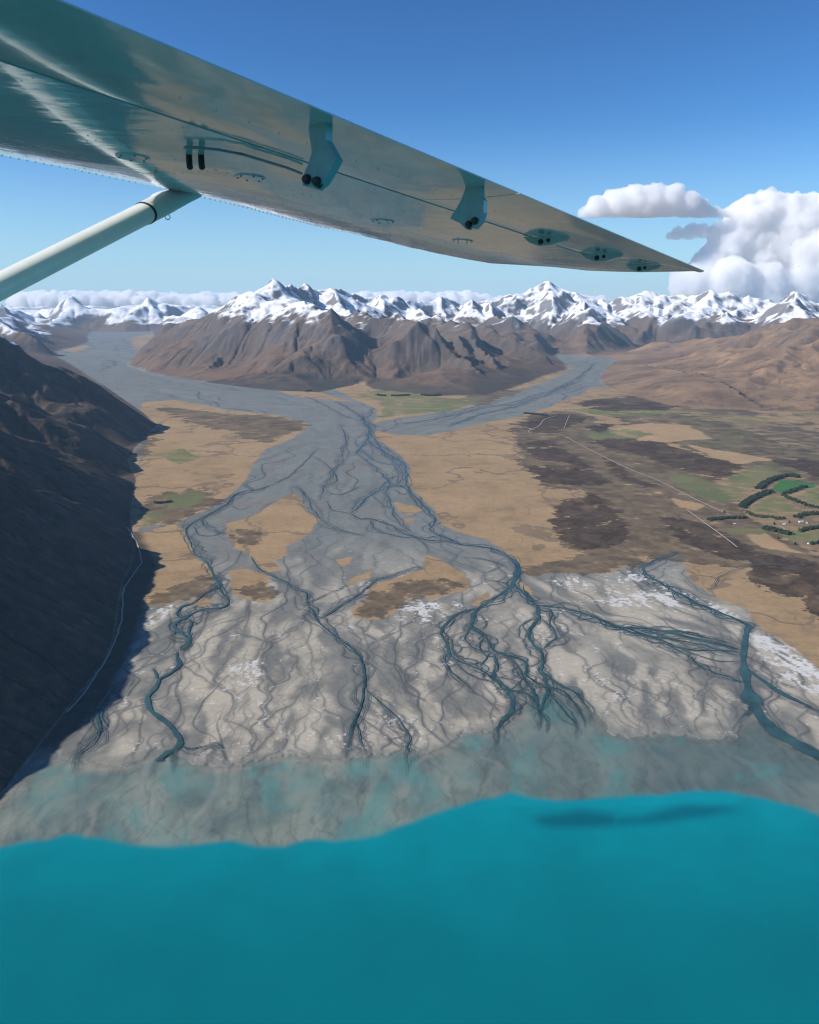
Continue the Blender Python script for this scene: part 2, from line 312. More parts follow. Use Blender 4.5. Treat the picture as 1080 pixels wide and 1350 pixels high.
THREADS = []                                     # path, width in metres, end width in photo pixels
for k, (pts, w0, w1, jit) in enumerate(RIV):
    if 925 < pts[-1][1] < 1002 and 95 < pts[-1][0] < 800:                 # the current runs on into the lake
        dx = pts[-1][0] - pts[-2][0]; pts = pts + [(pts[-1][0] + dx * .5 + 3, pts[-1][1] + 14), (pts[-1][0] + dx * .6 + 2, pts[-1][1] + 30)]; w1 = w1 * 1.2
    p = smooth_path([gp(*q) for q in pts], 7, jit, k)
    sc_ = np.array([math.hypot(math.hypot(x, y), H) * 0.99 for x, y in p]) / 1080.0
    ws = np.linspace(w0, w1, len(p)) * sc_ * 0.74
    THREADS.append((p, ws, w1))
    if len(p) > 24 and max(w0, w1) < 13:         # side threads that leave the channel and come back to it
        d = np.gradient(p, axis=0); nn = np.hypot(*d.T)[:, None] + 1e-9; nrm = np.stack([-d[:, 1], d[:, 0]], 1) / nn
        for q in range(5 if pts[-1][1] > 790 else 3):
            t = np.arange(len(p)) / 7.0
            off = fbm(t * 0.6 + 9.1 * q + k, 0 * t + 3.3 * k, 3, 700 + q) * (13.0 + 6.0 * q) * sc_ * np.sin(np.linspace(0, math.pi, len(p))) ** 0.5
            THREADS.append((p + nrm * off[:, None], np.linspace(max(.7, w0 * .32), max(.7, w1 * .32), len(p)) * sc_ * (0.75 + 0.5 * (q == 0)), 1))
# ------------------------------------------------------------------ the valley floor: what grows and lies where
FLOOR = DB <= 0
WI = 3.2 * fbm(II / 26, JJ / 26, 5, 41, 0.6); WJ = 5.0 * fbm(II / 26, JJ / 26, 5, 47, 0.6)
WIi = np.clip(np.rint(II + WI), 0, N - 1).astype(np.int32); WJi = np.clip(np.rint(JJ + WJ), 0, M - 1).astype(np.int32)
def wpoly(px, soft=1):
    m = poly(px)[WJi, WIi]
    return box(m, soft) if soft else m
WI2 = WI + 9 * fbm(II / 60, JJ / 45, 5, 43, 0.6); WJ2 = WJ + 7 * fbm(II / 60, JJ / 45, 5, 49, 0.6)
W2i = np.clip(np.rint(II + WI2), 0, N - 1).astype(np.int32); W2j = np.clip(np.rint(JJ + WJ2), 0, M - 1).astype(np.int32)
def union(ps, soft=1, wild=False):
    o = np.zeros((M, N), np.float32)
    for p in ps: o = np.maximum(o, poly(p))
    o = o[W2j, W2i] if wild else o[WJi, WIi]
    return box(o, soft) if soft else o

SHORE = [(-260,1230),(-60,1112),(-20,1068),(8,1040),(40,1000),(58,985),(70,984),(80,996),(110,1002),(165,1012),(190,1000),(205,985),(245,998),(255,1008),(300,1010),(350,1003),(400,995),(450,1002),
    (520,992),(580,988),(605,972),(612,962),(630,968),(660,962),(690,935),(712,905),(735,912),(790,940),(800,965),(835,978),(865,962),(905,968),(945,975),(970,972),(975,950),(985,935),(1003,945),(1020,962),
    (1050,985),(1080,1000),(1200,1045),(1400,1200),(2600,3200),(540,3600),(-1400,3200)]
DROP = [(-260,1190),(-100,1135),(0,1116),(30,1110),(60,1106),(90,1100),(130,1103),(175,1113),(220,1118),(262,1113),(300,1109),(345,1115),(370,1117),(400,1109),(450,1110),(492,1104),
    (520,1092),(560,1078),(600,1063),(630,1055),(655,1050),(670,1044),(690,1050),(735,1056),(790,1052),(860,1048),(925,1041),(960,1043),(1000,1050),(1050,1062),(1080,1075),(1200,1110),(1400,1200),(2600,3200),(540,3600),(-1400,3200)]
WSI = np.clip(np.rint(II + WI + 7 * fbm(II / 11, JJ / 16, 4, 143, 0.65)), 0, N - 1).astype(np.int32); WSJ = np.clip(np.rint(JJ + WJ + 9 * fbm(II / 9, JJ / 20, 4, 149, 0.65)), 0, M - 1).astype(np.int32)
lakem = box(poly(SHORE)[WSJ, WSI], 1)
lakeb = box(lakem, 8); lakew = box(box(lakem, 14), 14)
dropm = poly(DROP)[WJi, WIi]

TAN = [
 [(150,700),(185,700),(205,725),(206,765),(192,800),(176,830),(160,865),(120,865),(140,800),(150,740)], [(150,600),(182,600),(185,640),(182,700),(150,700)],
 [(196,560),(180,545),(190,530),(230,527),(300,540),(370,548),(410,560),(388,577),(352,592),(332,612),(325,632),(300,655),(265,675),(235,690),(178,695),(172,650),(186,610)],
 [(185,702),(230,690),(246,700),(252,718),(258,735),(275,745),(280,757),(272,781),(240,792),(215,800),(192,800),(200,770),(202,730)],
 [(300,690),(335,679),(369,657),(386,649),(396,660),(405,675),(424,685),(403,709),(377,721),(379,732),(364,740),(373,751),(352,755),(337,745),(328,730),(307,721),(298,706)],
 [(300,753),(322,749),(356,760),(352,777),(364,785),(347,796),(326,790),(308,785)],
 [(562,730),(586,741),(611,755),(620,768),(616,779),(590,785),(569,792),(552,786),(530,792),(522,807),(500,818),(467,815),(462,802),(484,794),(492,772),(530,760),(556,751)],
 [(520,662),(547,667),(557,673),(540,680),(523,673)], [(534,683),(548,684),(544,690),(532,688)],
 [(620,797),(643,778),(646,788),(630,799)], [(683,768),(688,766),(702,780),(704,787),(692,783)],
 [(443,738),(464,734),(464,743),(450,746)], [(458,768),(488,751),(488,762),(466,770)], [(248,795),(262,788),(285,792),(268,801)],
 [(497,567),(493,580),(505,583),(530,600),(541,617),(537,640),(557,657),(573,673),(582,692),(607,702),(637,710),(663,725),(687,747),(697,760),(710,759),(727,754),(760,755),(800,755),(850,742),(862,738),(890,725),
  (905,735),(900,745),(915,770),(950,790),(985,803),(1005,830),(1040,850),(1080,880),(1300,960),(1700,900),(1500,560),(1080,535),(880,525),(800,510),(778,512),(765,520),(735,532),(700,545),(650,556),(620,562),(593,569),(560,575),(520,573)],
 [(440,512),(470,528),(497,540),(500,548),(492,559),(515,553),(560,547),(600,540),(650,528),(695,512),(735,497),(756,486),(750,482),(720,490),(690,500),(640,515),(560,515),(480,500)],
 [(360,512),(420,517),(470,530),(440,528),(380,520)],
 [(172,446),(200,439),(206,443),(190,456),(178,462)], [(84,462),(110,455),(120,457),(100,465)],
]
tan = union(TAN, 1)
DARK = [
 [(691,559),(722,547),(753,545),(773,553),(749,563),(738,572),(699,570)], [(773,563),(808,557),(816,561),(788,572)],
 [(683,584),(722,580),(761,604),(788,621),(753,611),(707,604)], [(691,617),(707,611),(749,613),(788,625),(808,637),(761,640),(714,635)],
 [(722,683),(745,656),(788,650),(816,676),(827,711),(796,722),(765,726),(738,703)],
 [(773,582),(835,578),(878,584),(909,594),(979,613),(948,633),(917,625),(878,613),(835,598)],
 [(788,600),(810,612),(840,630),(870,640),(850,644),(815,630)],
 [(971,753),(1010,738),(1080,744),(1300,760),(1300,900),(1120,850),(1080,822),(1049,788),(1002,769)],
 [(760,532),(830,522),(900,530),(880,540),(800,542)], [(1008,606),(1050,604),(1090,612),(1200,625),(1080,632)],
 [(930,690),(975,715),(1000,730),(1060,735),(1075,742),(1010,742),(960,738),(905,718),(870,690),(880,680)],
]
dark = union(DARK, 7, True)
DARK2 = [
 [(788,617),(835,644),(893,676),(932,687),(971,714),(991,734),(956,738),(913,722),(854,707),(823,683),(800,648)],
 [(200,535),(300,545),(380,550),(405,562),(350,588),(300,570),(230,548)], [(195,655),(260,645),(290,660),(240,690),(190,692)], [(170,610),(200,560),(215,575),(195,600)],
 [(675,570),(700,545),(760,540),(850,590),(930,630),(1000,690),(1080,735),(1080,760),(960,745),(860,735),(760,735),(740,700),(800,650),(720,640),(690,610)], [(800,545),(900,545),(1080,600),(1300,640),(1300,700),(1080,640),(960,610),(880,580)], [(690,745),(760,735),(840,730),(850,742),(790,757),(700,760)], [(230,770),(275,760),(278,780),(235,795),(195,800),(205,780)],
 [(480,790),(530,770),(590,760),(615,770),(580,785),(530,795),(500,815),(465,815)], [(310,775),(345,765),(362,785),(345,795)],
 [(310,700),(345,695),(330,720),(310,715)], [(560,530),(650,518),(700,510),(640,535)], [(700,600),(790,625),(850,690),(780,655)],
]
dark2 = union(DARK2, 7, True)
GREEN = [[(952,625),(1002,613),(1030,625),(995,644),(963,637)], [(1045,652),(1080,640),(1160,640),(1160,690),(1080,668)], [(987,672),(1014,652),(1033,654),(1049,676),(1005,678)],
 [(948,695),(1002,695),(1000,702),(970,704)], [(1030,700),(1080,690),(1160,700),(1080,715),(1040,712)],
 [(500,530),(545,523),(640,525),(600,541),(560,545),(508,551)], [(215,655),(265,648),(262,664),(225,672)], [(470,520),(495,515),(600,517),(560,526),(500,528)],
 [(750,540),(850,535),(880,545),(800,550)], [(180,678),(215,672),(225,682),(190,694)], [(880,622),(940,636),(985,645),(960,662),(920,655),(890,640)], [(770,570),(830,565),(870,572),(830,580),(780,580)],
 [(200,600),(240,590),(262,604),(230,612)]]
green = union(GREEN, 2, True)
bright = union([[(1018,644),(1030,633),(1072,637),(1074,642),(1040,648),(1033,652)]], 0)
STRAW = [[(808,567),(854,557),(909,561),(940,578),(880,583),(843,582)], [(909,586),(956,594),(1022,606),(971,613),(950,606)], [(975,702),(1005,700),(1040,722),(1060,730),(1000,722)],
 [(890,655),(930,666),(925,674),(900,668)]]
straw = union(STRAW, 1, True)

# ------------------------------------------------------------------ which way the water runs
GUIDES = [[(130,445),(180,480),(300,520),(430,545),(480,575),(470,640),(430,700),(420,780),(450,860),(470,1000)],
 [(480,575),(540,640),(600,710),(680,770),(760,815),(960,860),(985,930),(1010,1000)], [(400,590),(330,650),(255,700),(285,780),(235,840),(215,920),(200,1000)],
 [(680,770),(640,830),(690,920),(720,1000)], [(790,475),(770,505),(700,530),(600,555),(500,570)], [(235,840),(120,960),(70,1010)], [(760,815),(820,900),(860,960)],
 [(600,760),(560,850),(590,960)], [(420,780),(360,870),(330,1000)], [(895,727),(860,760),(985,830)]]
gs = 16
cj, ci = np.meshgrid(np.arange(0, M + gs, gs, dtype=float), np.arange(0, N + gs, gs, dtype=float), indexing='ij')
vi, vj = np.zeros(ci.shape), np.zeros(ci.shape)
for g in GUIDES:
    p = np.array([to_ij(*gp(*q)) for q in dense(g, 4)])
    for a, b in zip(p[:-1], p[1:]):
        d, _ = seg_dist(ci, cj, a, b); L = np.hypot(*(b - a)) + 1e-9
        w = L / (d * d + 150.0) ** 1.6
        vi += w * (b[0] - a[0]) / L; vj += w * (b[1] - a[1]) / L
nrm = np.hypot(vi, vj) + 1e-12; ANG = np.arctan2(vj / nrm, vi / nrm); VS, VC = np.sin(ANG), np.cos(ANG)
def sample(f, i, j):
    x, y = np.clip(i / gs, 0, f.shape[1] - 1.001), np.clip(j / gs, 0, f.shape[0] - 1.001)
    x0, y0 = x.astype(int), y.astype(int); u, v = x - x0, y - y0
    return (f[y0, x0] * (1 - u) + f[y0, x0 + 1] * u) * (1 - v) + (f[y0 + 1, x0] * (1 - u) + f[y0 + 1, x0 + 1] * u) * v
JA, JB = to_ij(*gp(540, 1100))[1], to_ij(*gp(160, 440))[1]
def wander(n, steps, seed, scale, swing, ilo=250, ihi=960, jb=None, pw=1.8):
    """streams let go at random on the plain, each following the fall of the ground and the lie of the bars"""
    r = np.random.default_rng(seed)
    j = JA + ((jb or JB) - JA) * r.random(n) ** pw; i = ilo + (ihi - ilo) * r.random(n)
    pi, pj = [i], [j]
    for k in range(steps):
        a = np.arctan2(sample(VS, i, j), sample(VC, i, j))
        a = a + swing * (fbm(i / scale, j / scale, 2, seed) * 1.3)
        i, j = i + np.cos(a), j + np.sin(a)
        pi.append(i); pj.append(j)
    return np.array(pi), np.array(pj)
def stamp(img, i, j, w, val):
    """draw paths (steps x paths) as soft lines w cells wide"""
    w = np.broadcast_to(w, i.shape); val = np.broadcast_to(val, i.shape)
    k = int(math.ceil(np.max(w) / 2 + 0.5))
    i0, j0 = np.rint(i).astype(int), np.rint(j).astype(int)
    for dj in range(-k, k + 1):
        for di in range(-k, k + 1):
            a, b = i0 + di, j0 + dj
            d = np.hypot(a - i, b - j); s = np.clip(w / 2 + 0.5 - d, 0, 1) * val
            ok = (a >= 0) & (a < N) & (b >= 0) & (b < M) & (s > 0)
            np.maximum.at(img, (b[ok], a[ok]), s[ok].astype(np.float32))
# flow-aligned streaks of sorted sand and gravel
num = np.zeros((M, N), np.float32); den = np.full((M, N), 1e-3, np.float32)
for sd, (n, st, sc, sw) in enumerate([(3500, 130, 60, 0.5), (3500, 90, 30, 0.8), (5000, 60, 18, 1.0)]):
    wi, wj = wander(n, st, 100 + sd, sc, sw, 200, 1000)
    v = np.random.default_rng(sd).normal(size=n)[None, :] * np.sin(np.linspace(0.1, 3.0, st + 1))[:, None]
    a, b = np.rint(wi).astype(int), np.rint(wj).astype(int)
    ok = (a >= 0) & (a < N) & (b >= 0) & (b < M); vv = np.broadcast_to(v, a.shape)[ok]
    f = b[ok] * N + a[ok]
    num += np.bincount(f, weights=vv, minlength=M * N).reshape(M, N); den += np.bincount(f, weights=np.abs(np.broadcast_to(np.sin(np.linspace(0.1, 3, st + 1))[:, None], a.shape)[ok]), minlength=M * N).reshape(M, N)
streak = box(num, 2) / (np.sqrt(box(den, 2)) + 0.3); streak_b = box(num, 3) / (np.sqrt(box(den, 3)) + 0.25)
streak, streak_b = np.clip(streak / 1.2, -1.5, 1.5), np.clip(streak_b / 0.8, -1.5, 1.5)
braid = np.zeros((M, N), np.float32); bars = np.zeros((M, N), np.float32)
for sd, (n, st, sc, sw, w, v) in enumerate([(60, 420, 30, 0.9, 1.8, 0.95), (120, 300, 20, 1.1, 1.2, 0.85), (160, 260, 26, 1.0, 1.2, 0.8), (420, 110, 14, 1.3, 0.8, 0.75), (420, 90, 11, 1.4, 0.8, 0.7), (60, 200, 38, 0.8, 2.6, 0.75)]):
    wi, wj = wander(n, st, 200 + sd, sc, sw)
    fade = np.sin(np.linspace(0, math.pi, st + 1))[:, None] ** 0.5
    stamp(braid, wi, wj, w * (0.35 + 0.65 * fade), v * fade)
    if sd < 4: stamp(bars, wi, wj, w * 3.2 * (0.3 + 0.7 * fade), 0.8 * fade)
JD = to_ij(*gp(540, 770))[1]
for sd, (n, st, sc, sw, w, v) in enumerate([(75, 170, 18, 1.2, 3.8, .9), (170, 120, 16, 1.15, 1.9, .8), (300, 60, 11, 1.3, 1.0, .55)]):   # distributaries combing the delta front
    wi, wj = wander(n, st, 260 + sd, sc, sw, 180, 1000, JD, 0.9)
    fade = np.linspace(0, 1, st + 1)[:, None] ** 0.6 * np.clip((st - np.arange(st + 1)) / 12.0, 0, 1)[:, None]
    stamp(braid, wi, wj, w * (0.3 + 0.7 * fade), v * fade * (0.85 if sd == 0 else .85)); stamp(bars, wi, wj, w * 2.6, .6 * fade)
margin = np.zeros((M, N), np.float32)
for p, ws, w1 in THREADS:
    q = np.repeat(p, 6, 0) ; q = np.stack([np.interp(np.arange(len(p) * 8) / 8.0, np.arange(len(p)), p[:, c]) for c in (0, 1)], 1); w8 = np.interp(np.arange(len(p) * 8) / 8.0, np.arange(len(p)), ws)
    a, b = to_ij(q[:, 0], q[:, 1]); cw = w8 / (np.hypot(q[:, 0], q[:, 1]) * DT)
    stamp(margin, a[:, None], b[:, None], np.minimum(cw * 2.0 + 2.5, 22)[:, None], .9)
margin = box(margin, 1)
bars = box(bars, 1)
trunk = np.zeros((M, N), np.float32)
for g in GUIDES[:4] + GUIDES[5:7]:
    q = dense([to_ij(*gp(*p)) for p in dense(g, 6)], 10); a, b = np.array(q).T
    stamp(trunk, a[:, None], b[:, None], 16.0, 1.0)
trunk = box(box(trunk, 9), 9)
print('floor masks', round(time.time() - T0, 1))

# ------------------------------------------------------------------ colours of the ground (albedo), with hill shadow painted in at the left foot
def col(*c): return np.array(c, np.float32)
def lay(base, c, m): return base + (np.asarray(c, np.float32) - base) * m[..., None]
n1 = fbm(II / 40, JJ / 40, 5, 51); n2 = fbm(II / 9, JJ / 9, 4, 57); n3 = fbm(GX / 700, GY / 700, 5, 61); n4 = fbm(II / 3, JJ / 3, 2, 63)
PY = 675 - 1080 * np.tan(np.arctan2(-H, np.hypot(GX, GY)) + PITCH)       # only used to know how far down the valley we are
down = sstep(2100, 5200, np.hypot(GX, GY))                               # 0 at the lake, 1 up the valley
delta = 1 - sstep(3900, 5300, GR + 350 * n1)
n5 = fbm(II / 18 + WI / 3, JJ / 18 + WJ / 3, 4, 66)
K = np.zeros((M, N, 3), np.float32) + col(.168, .180, .168)
K = lay(K, col(.245, .252, .228), np.clip(0.35 * n1 + 0.5 * streak + 0.10, 0, 1))
K = lay(K, col(.095, .106, .10), np.clip(-0.55 * streak_b + 0.35 * n2 - 0.05, 0, .8))
K = lay(K, col(.20, .175, .145), np.clip(sstep(0.15, 0.5, n5 - 0.2 * streak) * 0.55, 0, 1))
lobes = sstep(0.08, 0.85, 0.47 + 0.75 * streak_b + 0.85 * n1 + 0.3 * n5)
big = box(streak_b, 5)
dl = lay(np.zeros_like(K) + col(.20, .193, .165), col(.415, .37, .29), sstep(0.05, 0.8, 0.50 + 1.1 * big + 0.75 * n1))
dl = lay(dl, col(.165, .165, .15), sstep(.05, .8, -1.2 * streak_b - .5 * n1 - .1) * .8)
dl = lay(dl, col(.14, .145, .14), np.clip(bars * 0.7 * (0.75 + 0.8 * n1) + 0.6 * trunk, 0, .85))
K = mix(K, dl, delta[..., None])
K = lay(K, col(.13, .142, .15), bars * (1 - delta) * 0.35)
K = lay(K, col(.12, .124, .122), margin * np.clip(.75 + .9 * n2, 0, .9))
K = lay(K, col(.055, .065, .068), braid * 0.85)
white = union([[(520,800),(560,790),(600,795),(618,800),(600,815),(560,825),(525,822)], [(300,880),(350,865),(365,885),(330,905),(305,900)], [(720,765),(860,750),(900,800),(800,800)], [(990,830),(1040,850),(1080,880),(1200,930),(1080,920),(1010,880),(995,850)], [(862,752),(890,775),(940,795),(980,815),(960,812),(900,788),(868,765)], [(200,800),(240,790),(215,815),(190,830)]], 3)
speck = np.maximum(sstep(0.05, 0.4, 0.5 * n4 + 0.9 * streak + 0.6 * n5) * white, sstep(0.45, 0.75, 0.6 * n4 + 0.6 * n2 + 0.45 * streak + 0.3 * n1) * 0.7 * delta)
K = lay(K, col(.60, .585, .55), np.clip(speck, 0, .9))
gold = lay(np.zeros_like(K) + col(.375, .255, .135), col(.25, .17, .09), np.clip(0.35 + 0.6 * n1 + 0.35 * n2, 0, 1))
gold = lay(gold, col(.17, .125, .085), np.clip(1.2 * n2 * n1 + 0.9 * (np.abs(n3) < 0.035) + 0.25 * n4, 0, .7))
right_plain = sstep(1500, 4200, GX - 0.10 * (GY - 5000)) * sstep(4300, 5200, GR)
gold = lay(gold, col(.20, .15, .085), right_plain * np.clip(0.55 + 0.8 * n1, 0, 1))
gold = lay(gold, col(.14, .135, .06), right_plain * sstep(0.0, 0.5, n3 + 0.5 * n2) * 0.8)
gold = lay(gold, col(.075, .06, .05), right_plain * sstep(-0.02, 0.4, -n3 * 0.8 + 0.7 * n2 + 0.25 * n1) * 0.8)
K = mix(K, gold, np.clip(tan, 0, 1)[..., None])
def ragged(m, a=0.75): return sstep(.36, .62, m + a * (0.55 * n2 + 0.5 * n5 + 0.25 * n4) * (m > 0.02))
K = lay(K, lay(np.zeros_like(K) + col(.145, .11, .072), col(.07, .053, .036), np.clip(.45 + 1.3 * n2 + .5 * n5, 0, 1)), ragged(dark2, 1.1) * 0.8)
K = lay(K, col(.12, .125, .05), ragged(dark2, .3) * sstep(0.12, 0.5, n5 - 0.6 * n2 + 0.4 * n1) * right_plain * .8)
K = lay(K, col(.42, .28, .15), straw * 0.8)
K = lay(K, lay(np.zeros_like(K) + col(.10, .14, .05), col(.19, .18, .08), np.clip(.4 + n1, 0, 1)), ragged(green, .9) * np.clip(0.7 + 0.6 * n2, 0, .9))
K = lay(K, col(.05, .15, .045), bright)
K = lay(K, lay(np.zeros_like(K) + col(.046, .030, .020), col(.095, .066, .045), np.clip(.25 + 1.3 * n2 + .5 * n4, 0, 1)), ragged(dark, .95) * np.clip(0.9 + 0.4 * n5, 0, .96))
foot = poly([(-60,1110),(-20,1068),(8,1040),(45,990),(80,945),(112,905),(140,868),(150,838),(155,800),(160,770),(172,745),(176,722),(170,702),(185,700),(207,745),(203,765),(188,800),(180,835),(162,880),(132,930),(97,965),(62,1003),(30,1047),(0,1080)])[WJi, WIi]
K = lay(K, lay(np.zeros_like(K) + col(.085, .07, .045), col(.05, .045, .035), np.clip(.5 + n2, 0, 1)), box(foot, 3) * .92)  # grassy hill foot, darkened in colour for the hillside shadow lying on it
# creeks in the tussock flats
creek = np.zeros((M, N), np.float32)
wi, wj = wander(60, 90, 310, 9, 1.6, 250, 960); stamp(creek, wi, wj, 0.9, 0.8 * np.sin(np.linspace(0, 3.14, 91))[:, None])
K = lay(K, col(.07, .065, .055), creek * np.clip(tan, 0, 1) * (1 - np.clip(dark, 0, 1)) * 0.8)
# wet, silty margin of the delta and the drowned apron in front of it
wet = sstep(0.02, 0.5, lakeb + 0.22 * n2 + 0.22 * streak + 0.25 * n5 * (lakeb > 0.002)) * (GR < 4200)
K = lay(K, col(.17, .17, .152), wet * 0.4)
K = lay(K, col(.19, .195, .172), sstep(.01, .45, lakew + .18 * n5 * (lakew > .002) + .15 * streak_b * (lakew > .002)) * .7 * (GR < 4200))

# ------------------------------------------------------------------ the slopes
gxs = np.gradient(HT, axis=1) / CELL; gys = np.gradient(HT, axis=0) / CELL
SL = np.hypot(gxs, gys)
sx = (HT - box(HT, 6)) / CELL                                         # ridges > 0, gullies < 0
alt = HT + 120 * n1 + 60 * n2
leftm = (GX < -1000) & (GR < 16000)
Ms = np.zeros((M, N, 3), np.float32) + col(.165, .105, .065)
Ms = lay(Ms, col(.10, .07, .052), np.clip(0.5 + 0.9 * n1 + 0.3 * n2, 0, 1))
Ms = lay(Ms, col(.29, .185, .105), gent * np.clip(0.5 + 1.1 * n1 + .25 * sx, 0, .95))
Ms = lay(Ms, col(.075, .055, .045), gent * sstep(.1, .5, n5 * .7 - .3 * sx + .4 * n2 - .1) * .7)
Ms = lay(Ms, col(.15, .14, .135), sstep(380, 1000, alt + 350 * n3) * np.clip(0.75 + 0.6 * n2, 0, 1) * (1 - 0.75 * gent) * .65)
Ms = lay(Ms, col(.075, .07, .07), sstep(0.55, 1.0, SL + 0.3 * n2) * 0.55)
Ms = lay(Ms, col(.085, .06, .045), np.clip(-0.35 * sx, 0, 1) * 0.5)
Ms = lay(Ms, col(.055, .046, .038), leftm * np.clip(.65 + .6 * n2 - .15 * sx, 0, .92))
Ms = lay(Ms, col(.06, .055, .04), (1 - sstep(40, 130, HT + 50 * n2)) * sstep(9000, 12000, GY) * sstep(500, -500, np.abs(GX) - 2600) * 0.7)
sline = -60 * (GY > 20000) - 330 * ((GX < -7500) & (GY > 20000)) + 1090 - 330 * sstep(21000, 30000, GY) + 180 * gent - 60 * leftm
snow = sstep(-60, 110, alt - sline + 260 * n3 + 230 * n2 * 0.8 - 260 * np.clip(SL - 0.75, 0, 1) + 30 * np.clip(-sx, -2, 3))
snow = np.maximum(snow, sstep(-350, 150, alt - sline) * sstep(0.3, 0.55, n2 - 0.12 * sx) * 0.9) * (1 - 0.9 * sstep(0.60, 0.98, SL + 0.45 * n2 - 0.00015 * (alt - sline)))
Ms = lay(Ms, col(.86, .87, .89), np.clip(snow, 0, 1) * (HT > 300))
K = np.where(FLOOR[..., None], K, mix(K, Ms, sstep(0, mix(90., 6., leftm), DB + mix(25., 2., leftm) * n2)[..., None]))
K = np.clip(K, 0.01, 0.9)
FZ = np.where(FLOOR, -4.0 * np.clip(lakem, 0, 1), HT)
print('colours', round(time.time() - T0, 1))

# ------------------------------------------------------------------ meshes
def quads(mask, step=1):
    """vertices and faces of the grid cells in mask"""
    m, n = mask.shape
    vid = np.full((m + 1, n + 1), -1, np.int64)
    used = np.zeros((m + 1, n + 1), bool)
    used[:-1, :-1] |= mask; used[1:, :-1] |= mask; used[:-1, 1:] |= mask; used[1:, 1:] |= mask
    vid[used] = np.arange(used.sum())
    q = np.stack([vid[:-1, :-1][mask], vid[:-1, 1:][mask], vid[1:, 1:][mask], vid[1:, :-1][mask]], 1)
    return used, q
def grid_mesh(name, mask, Xg, Yg, Zg, attrs, mat):
    used, q = quads(mask)
    me = bpy.data.meshes.new(name)
    co = np.stack([Xg[used], Yg[used], Zg[used]], 1).astype(np.float32)
    me.vertices.add(len(co)); me.vertices.foreach_set('co', co.ravel())
    me.loops.add(q.size); me.loops.foreach_set('vertex_index', q.ravel().astype(np.int32))
    me.polygons.add(len(q)); me.polygons.foreach_set('loop_start', (np.arange(len(q)) * 4).astype(np.int32))
    me.polygons.foreach_set('use_smooth', np.ones(len(q), bool))
    me.update(calc_edges=True)
    for an, a in attrs.items():
        if a.ndim == 3:
            at = me.attributes.new(an, 'FLOAT_COLOR', 'POINT')
            at.data.foreach_set('color', np.concatenate([a[used], np.ones((len(co), 1), np.float32)], 1).astype(np.float32).ravel())
        else:
            at = me.attributes.new(an, 'FLOAT', 'POINT'); at.data.foreach_set('value', a[used].astype(np.float32))
    o = bpy.data.objects.new(name, me); C.objects.link(o)
    if mat: me.materials.append(mat)
    return o
# ------------------------------------------------------------------ node helpers
class NT:
    def __init__(s, name):
        s.m = bpy.data.materials.new(name); s.m.use_nodes = True; s.t = s.m.node_tree; s.t.nodes.clear()
        s.out = s.add('ShaderNodeOutputMaterial')
    def add(s, ty, **kw):
        n = s.t.nodes.new(ty)
        for k, v in kw.items(): setattr(n, k, v)
        return n
    def put(s, sock, v):
        if isinstance(v, bpy.types.NodeSocket): s.t.links.new(v, sock)
        else: sock.default_value = v
    def math(s, op, a, b=0.0, c=0.0):
        n = s.add('ShaderNodeMath', operation=op)
        for k, v in enumerate((a, b, c)): s.put(n.inputs[k], v)
        return n.outputs[0]
    def mixc(s, f, a, b, blend='MIX'):
        n = s.add('ShaderNodeMix', data_type='RGBA', blend_type=blend, clamp_result=False)
        s.put(n.inputs['Factor'], f); s.put(n.inputs[6], a); s.put(n.inputs[7], b)
        return n.outputs[2]
    def noise(s, vec, scale, detail=4, rough=0.55, dist=0.0):
        n = s.add('ShaderNodeTexNoise'); s.put(n.inputs['Vector'], vec)
        n.inputs['Scale'].default_value = scale; n.inputs['Detail'].default_value = detail; n.inputs['Roughness'].default_value = rough; n.inputs['Distortion'].default_value = dist
        return n.outputs['Fac']
    def ramp(s, f, stops):
        n = s.add('ShaderNodeValToRGB'); s.put(n.inputs[0], f); e = n.color_ramp.elements
        while len(e) < len(stops): e.new(0.5)
        for k, (p, c) in enumerate(stops): e[k].position = p; e[k].color = c if len(c) == 4 else (*c, 1)
        return n.outputs[0]
    def map(s, f, a, b, c=0.0, d=1.0):
        n = s.add('ShaderNodeMapRange', clamp=True); s.put(n.inputs[0], f)
        for k, v in enumerate((a, b, c, d)): n.inputs[k + 1].default_value = v
        return n.outputs[0]
    def bsdf(s, **kw):
        n = s.add('ShaderNodeBsdfPrincipled')
        for k, v in kw.items(): s.put(n.inputs[k.replace('_', ' ')], v)
        s.t.links.new(n.outputs[0], s.out.inputs[0]); return n
    def bump(s, h, strength, dist):
        n = s.add('ShaderNodeBump'); n.inputs['Strength'].default_value = strength; n.inputs['Distance'].default_value = dist; s.put(n.inputs['Height'], h)
        return n.outputs[0]
    def attr(s, name): return s.add('ShaderNodeAttribute', attribute_name=name)
    def obj(s): return s.add('ShaderNodeTexCoord').outputs['Object']
def simple(name, c, rough=0.6, metal=0.0, vary=0.15, scale=8.0, **kw):
    t = NT(name); n = t.noise(t.obj(), scale, 5)
    t.bsdf(Base_Color=t.mixc(t.map(n, 0.3, 0.7), (*[x * (1 - vary) for x in c], 1), (*[min(1, x * (1 + vary)) for x in c], 1)), Roughness=rough, Metallic=metal, **kw)
    return t.m

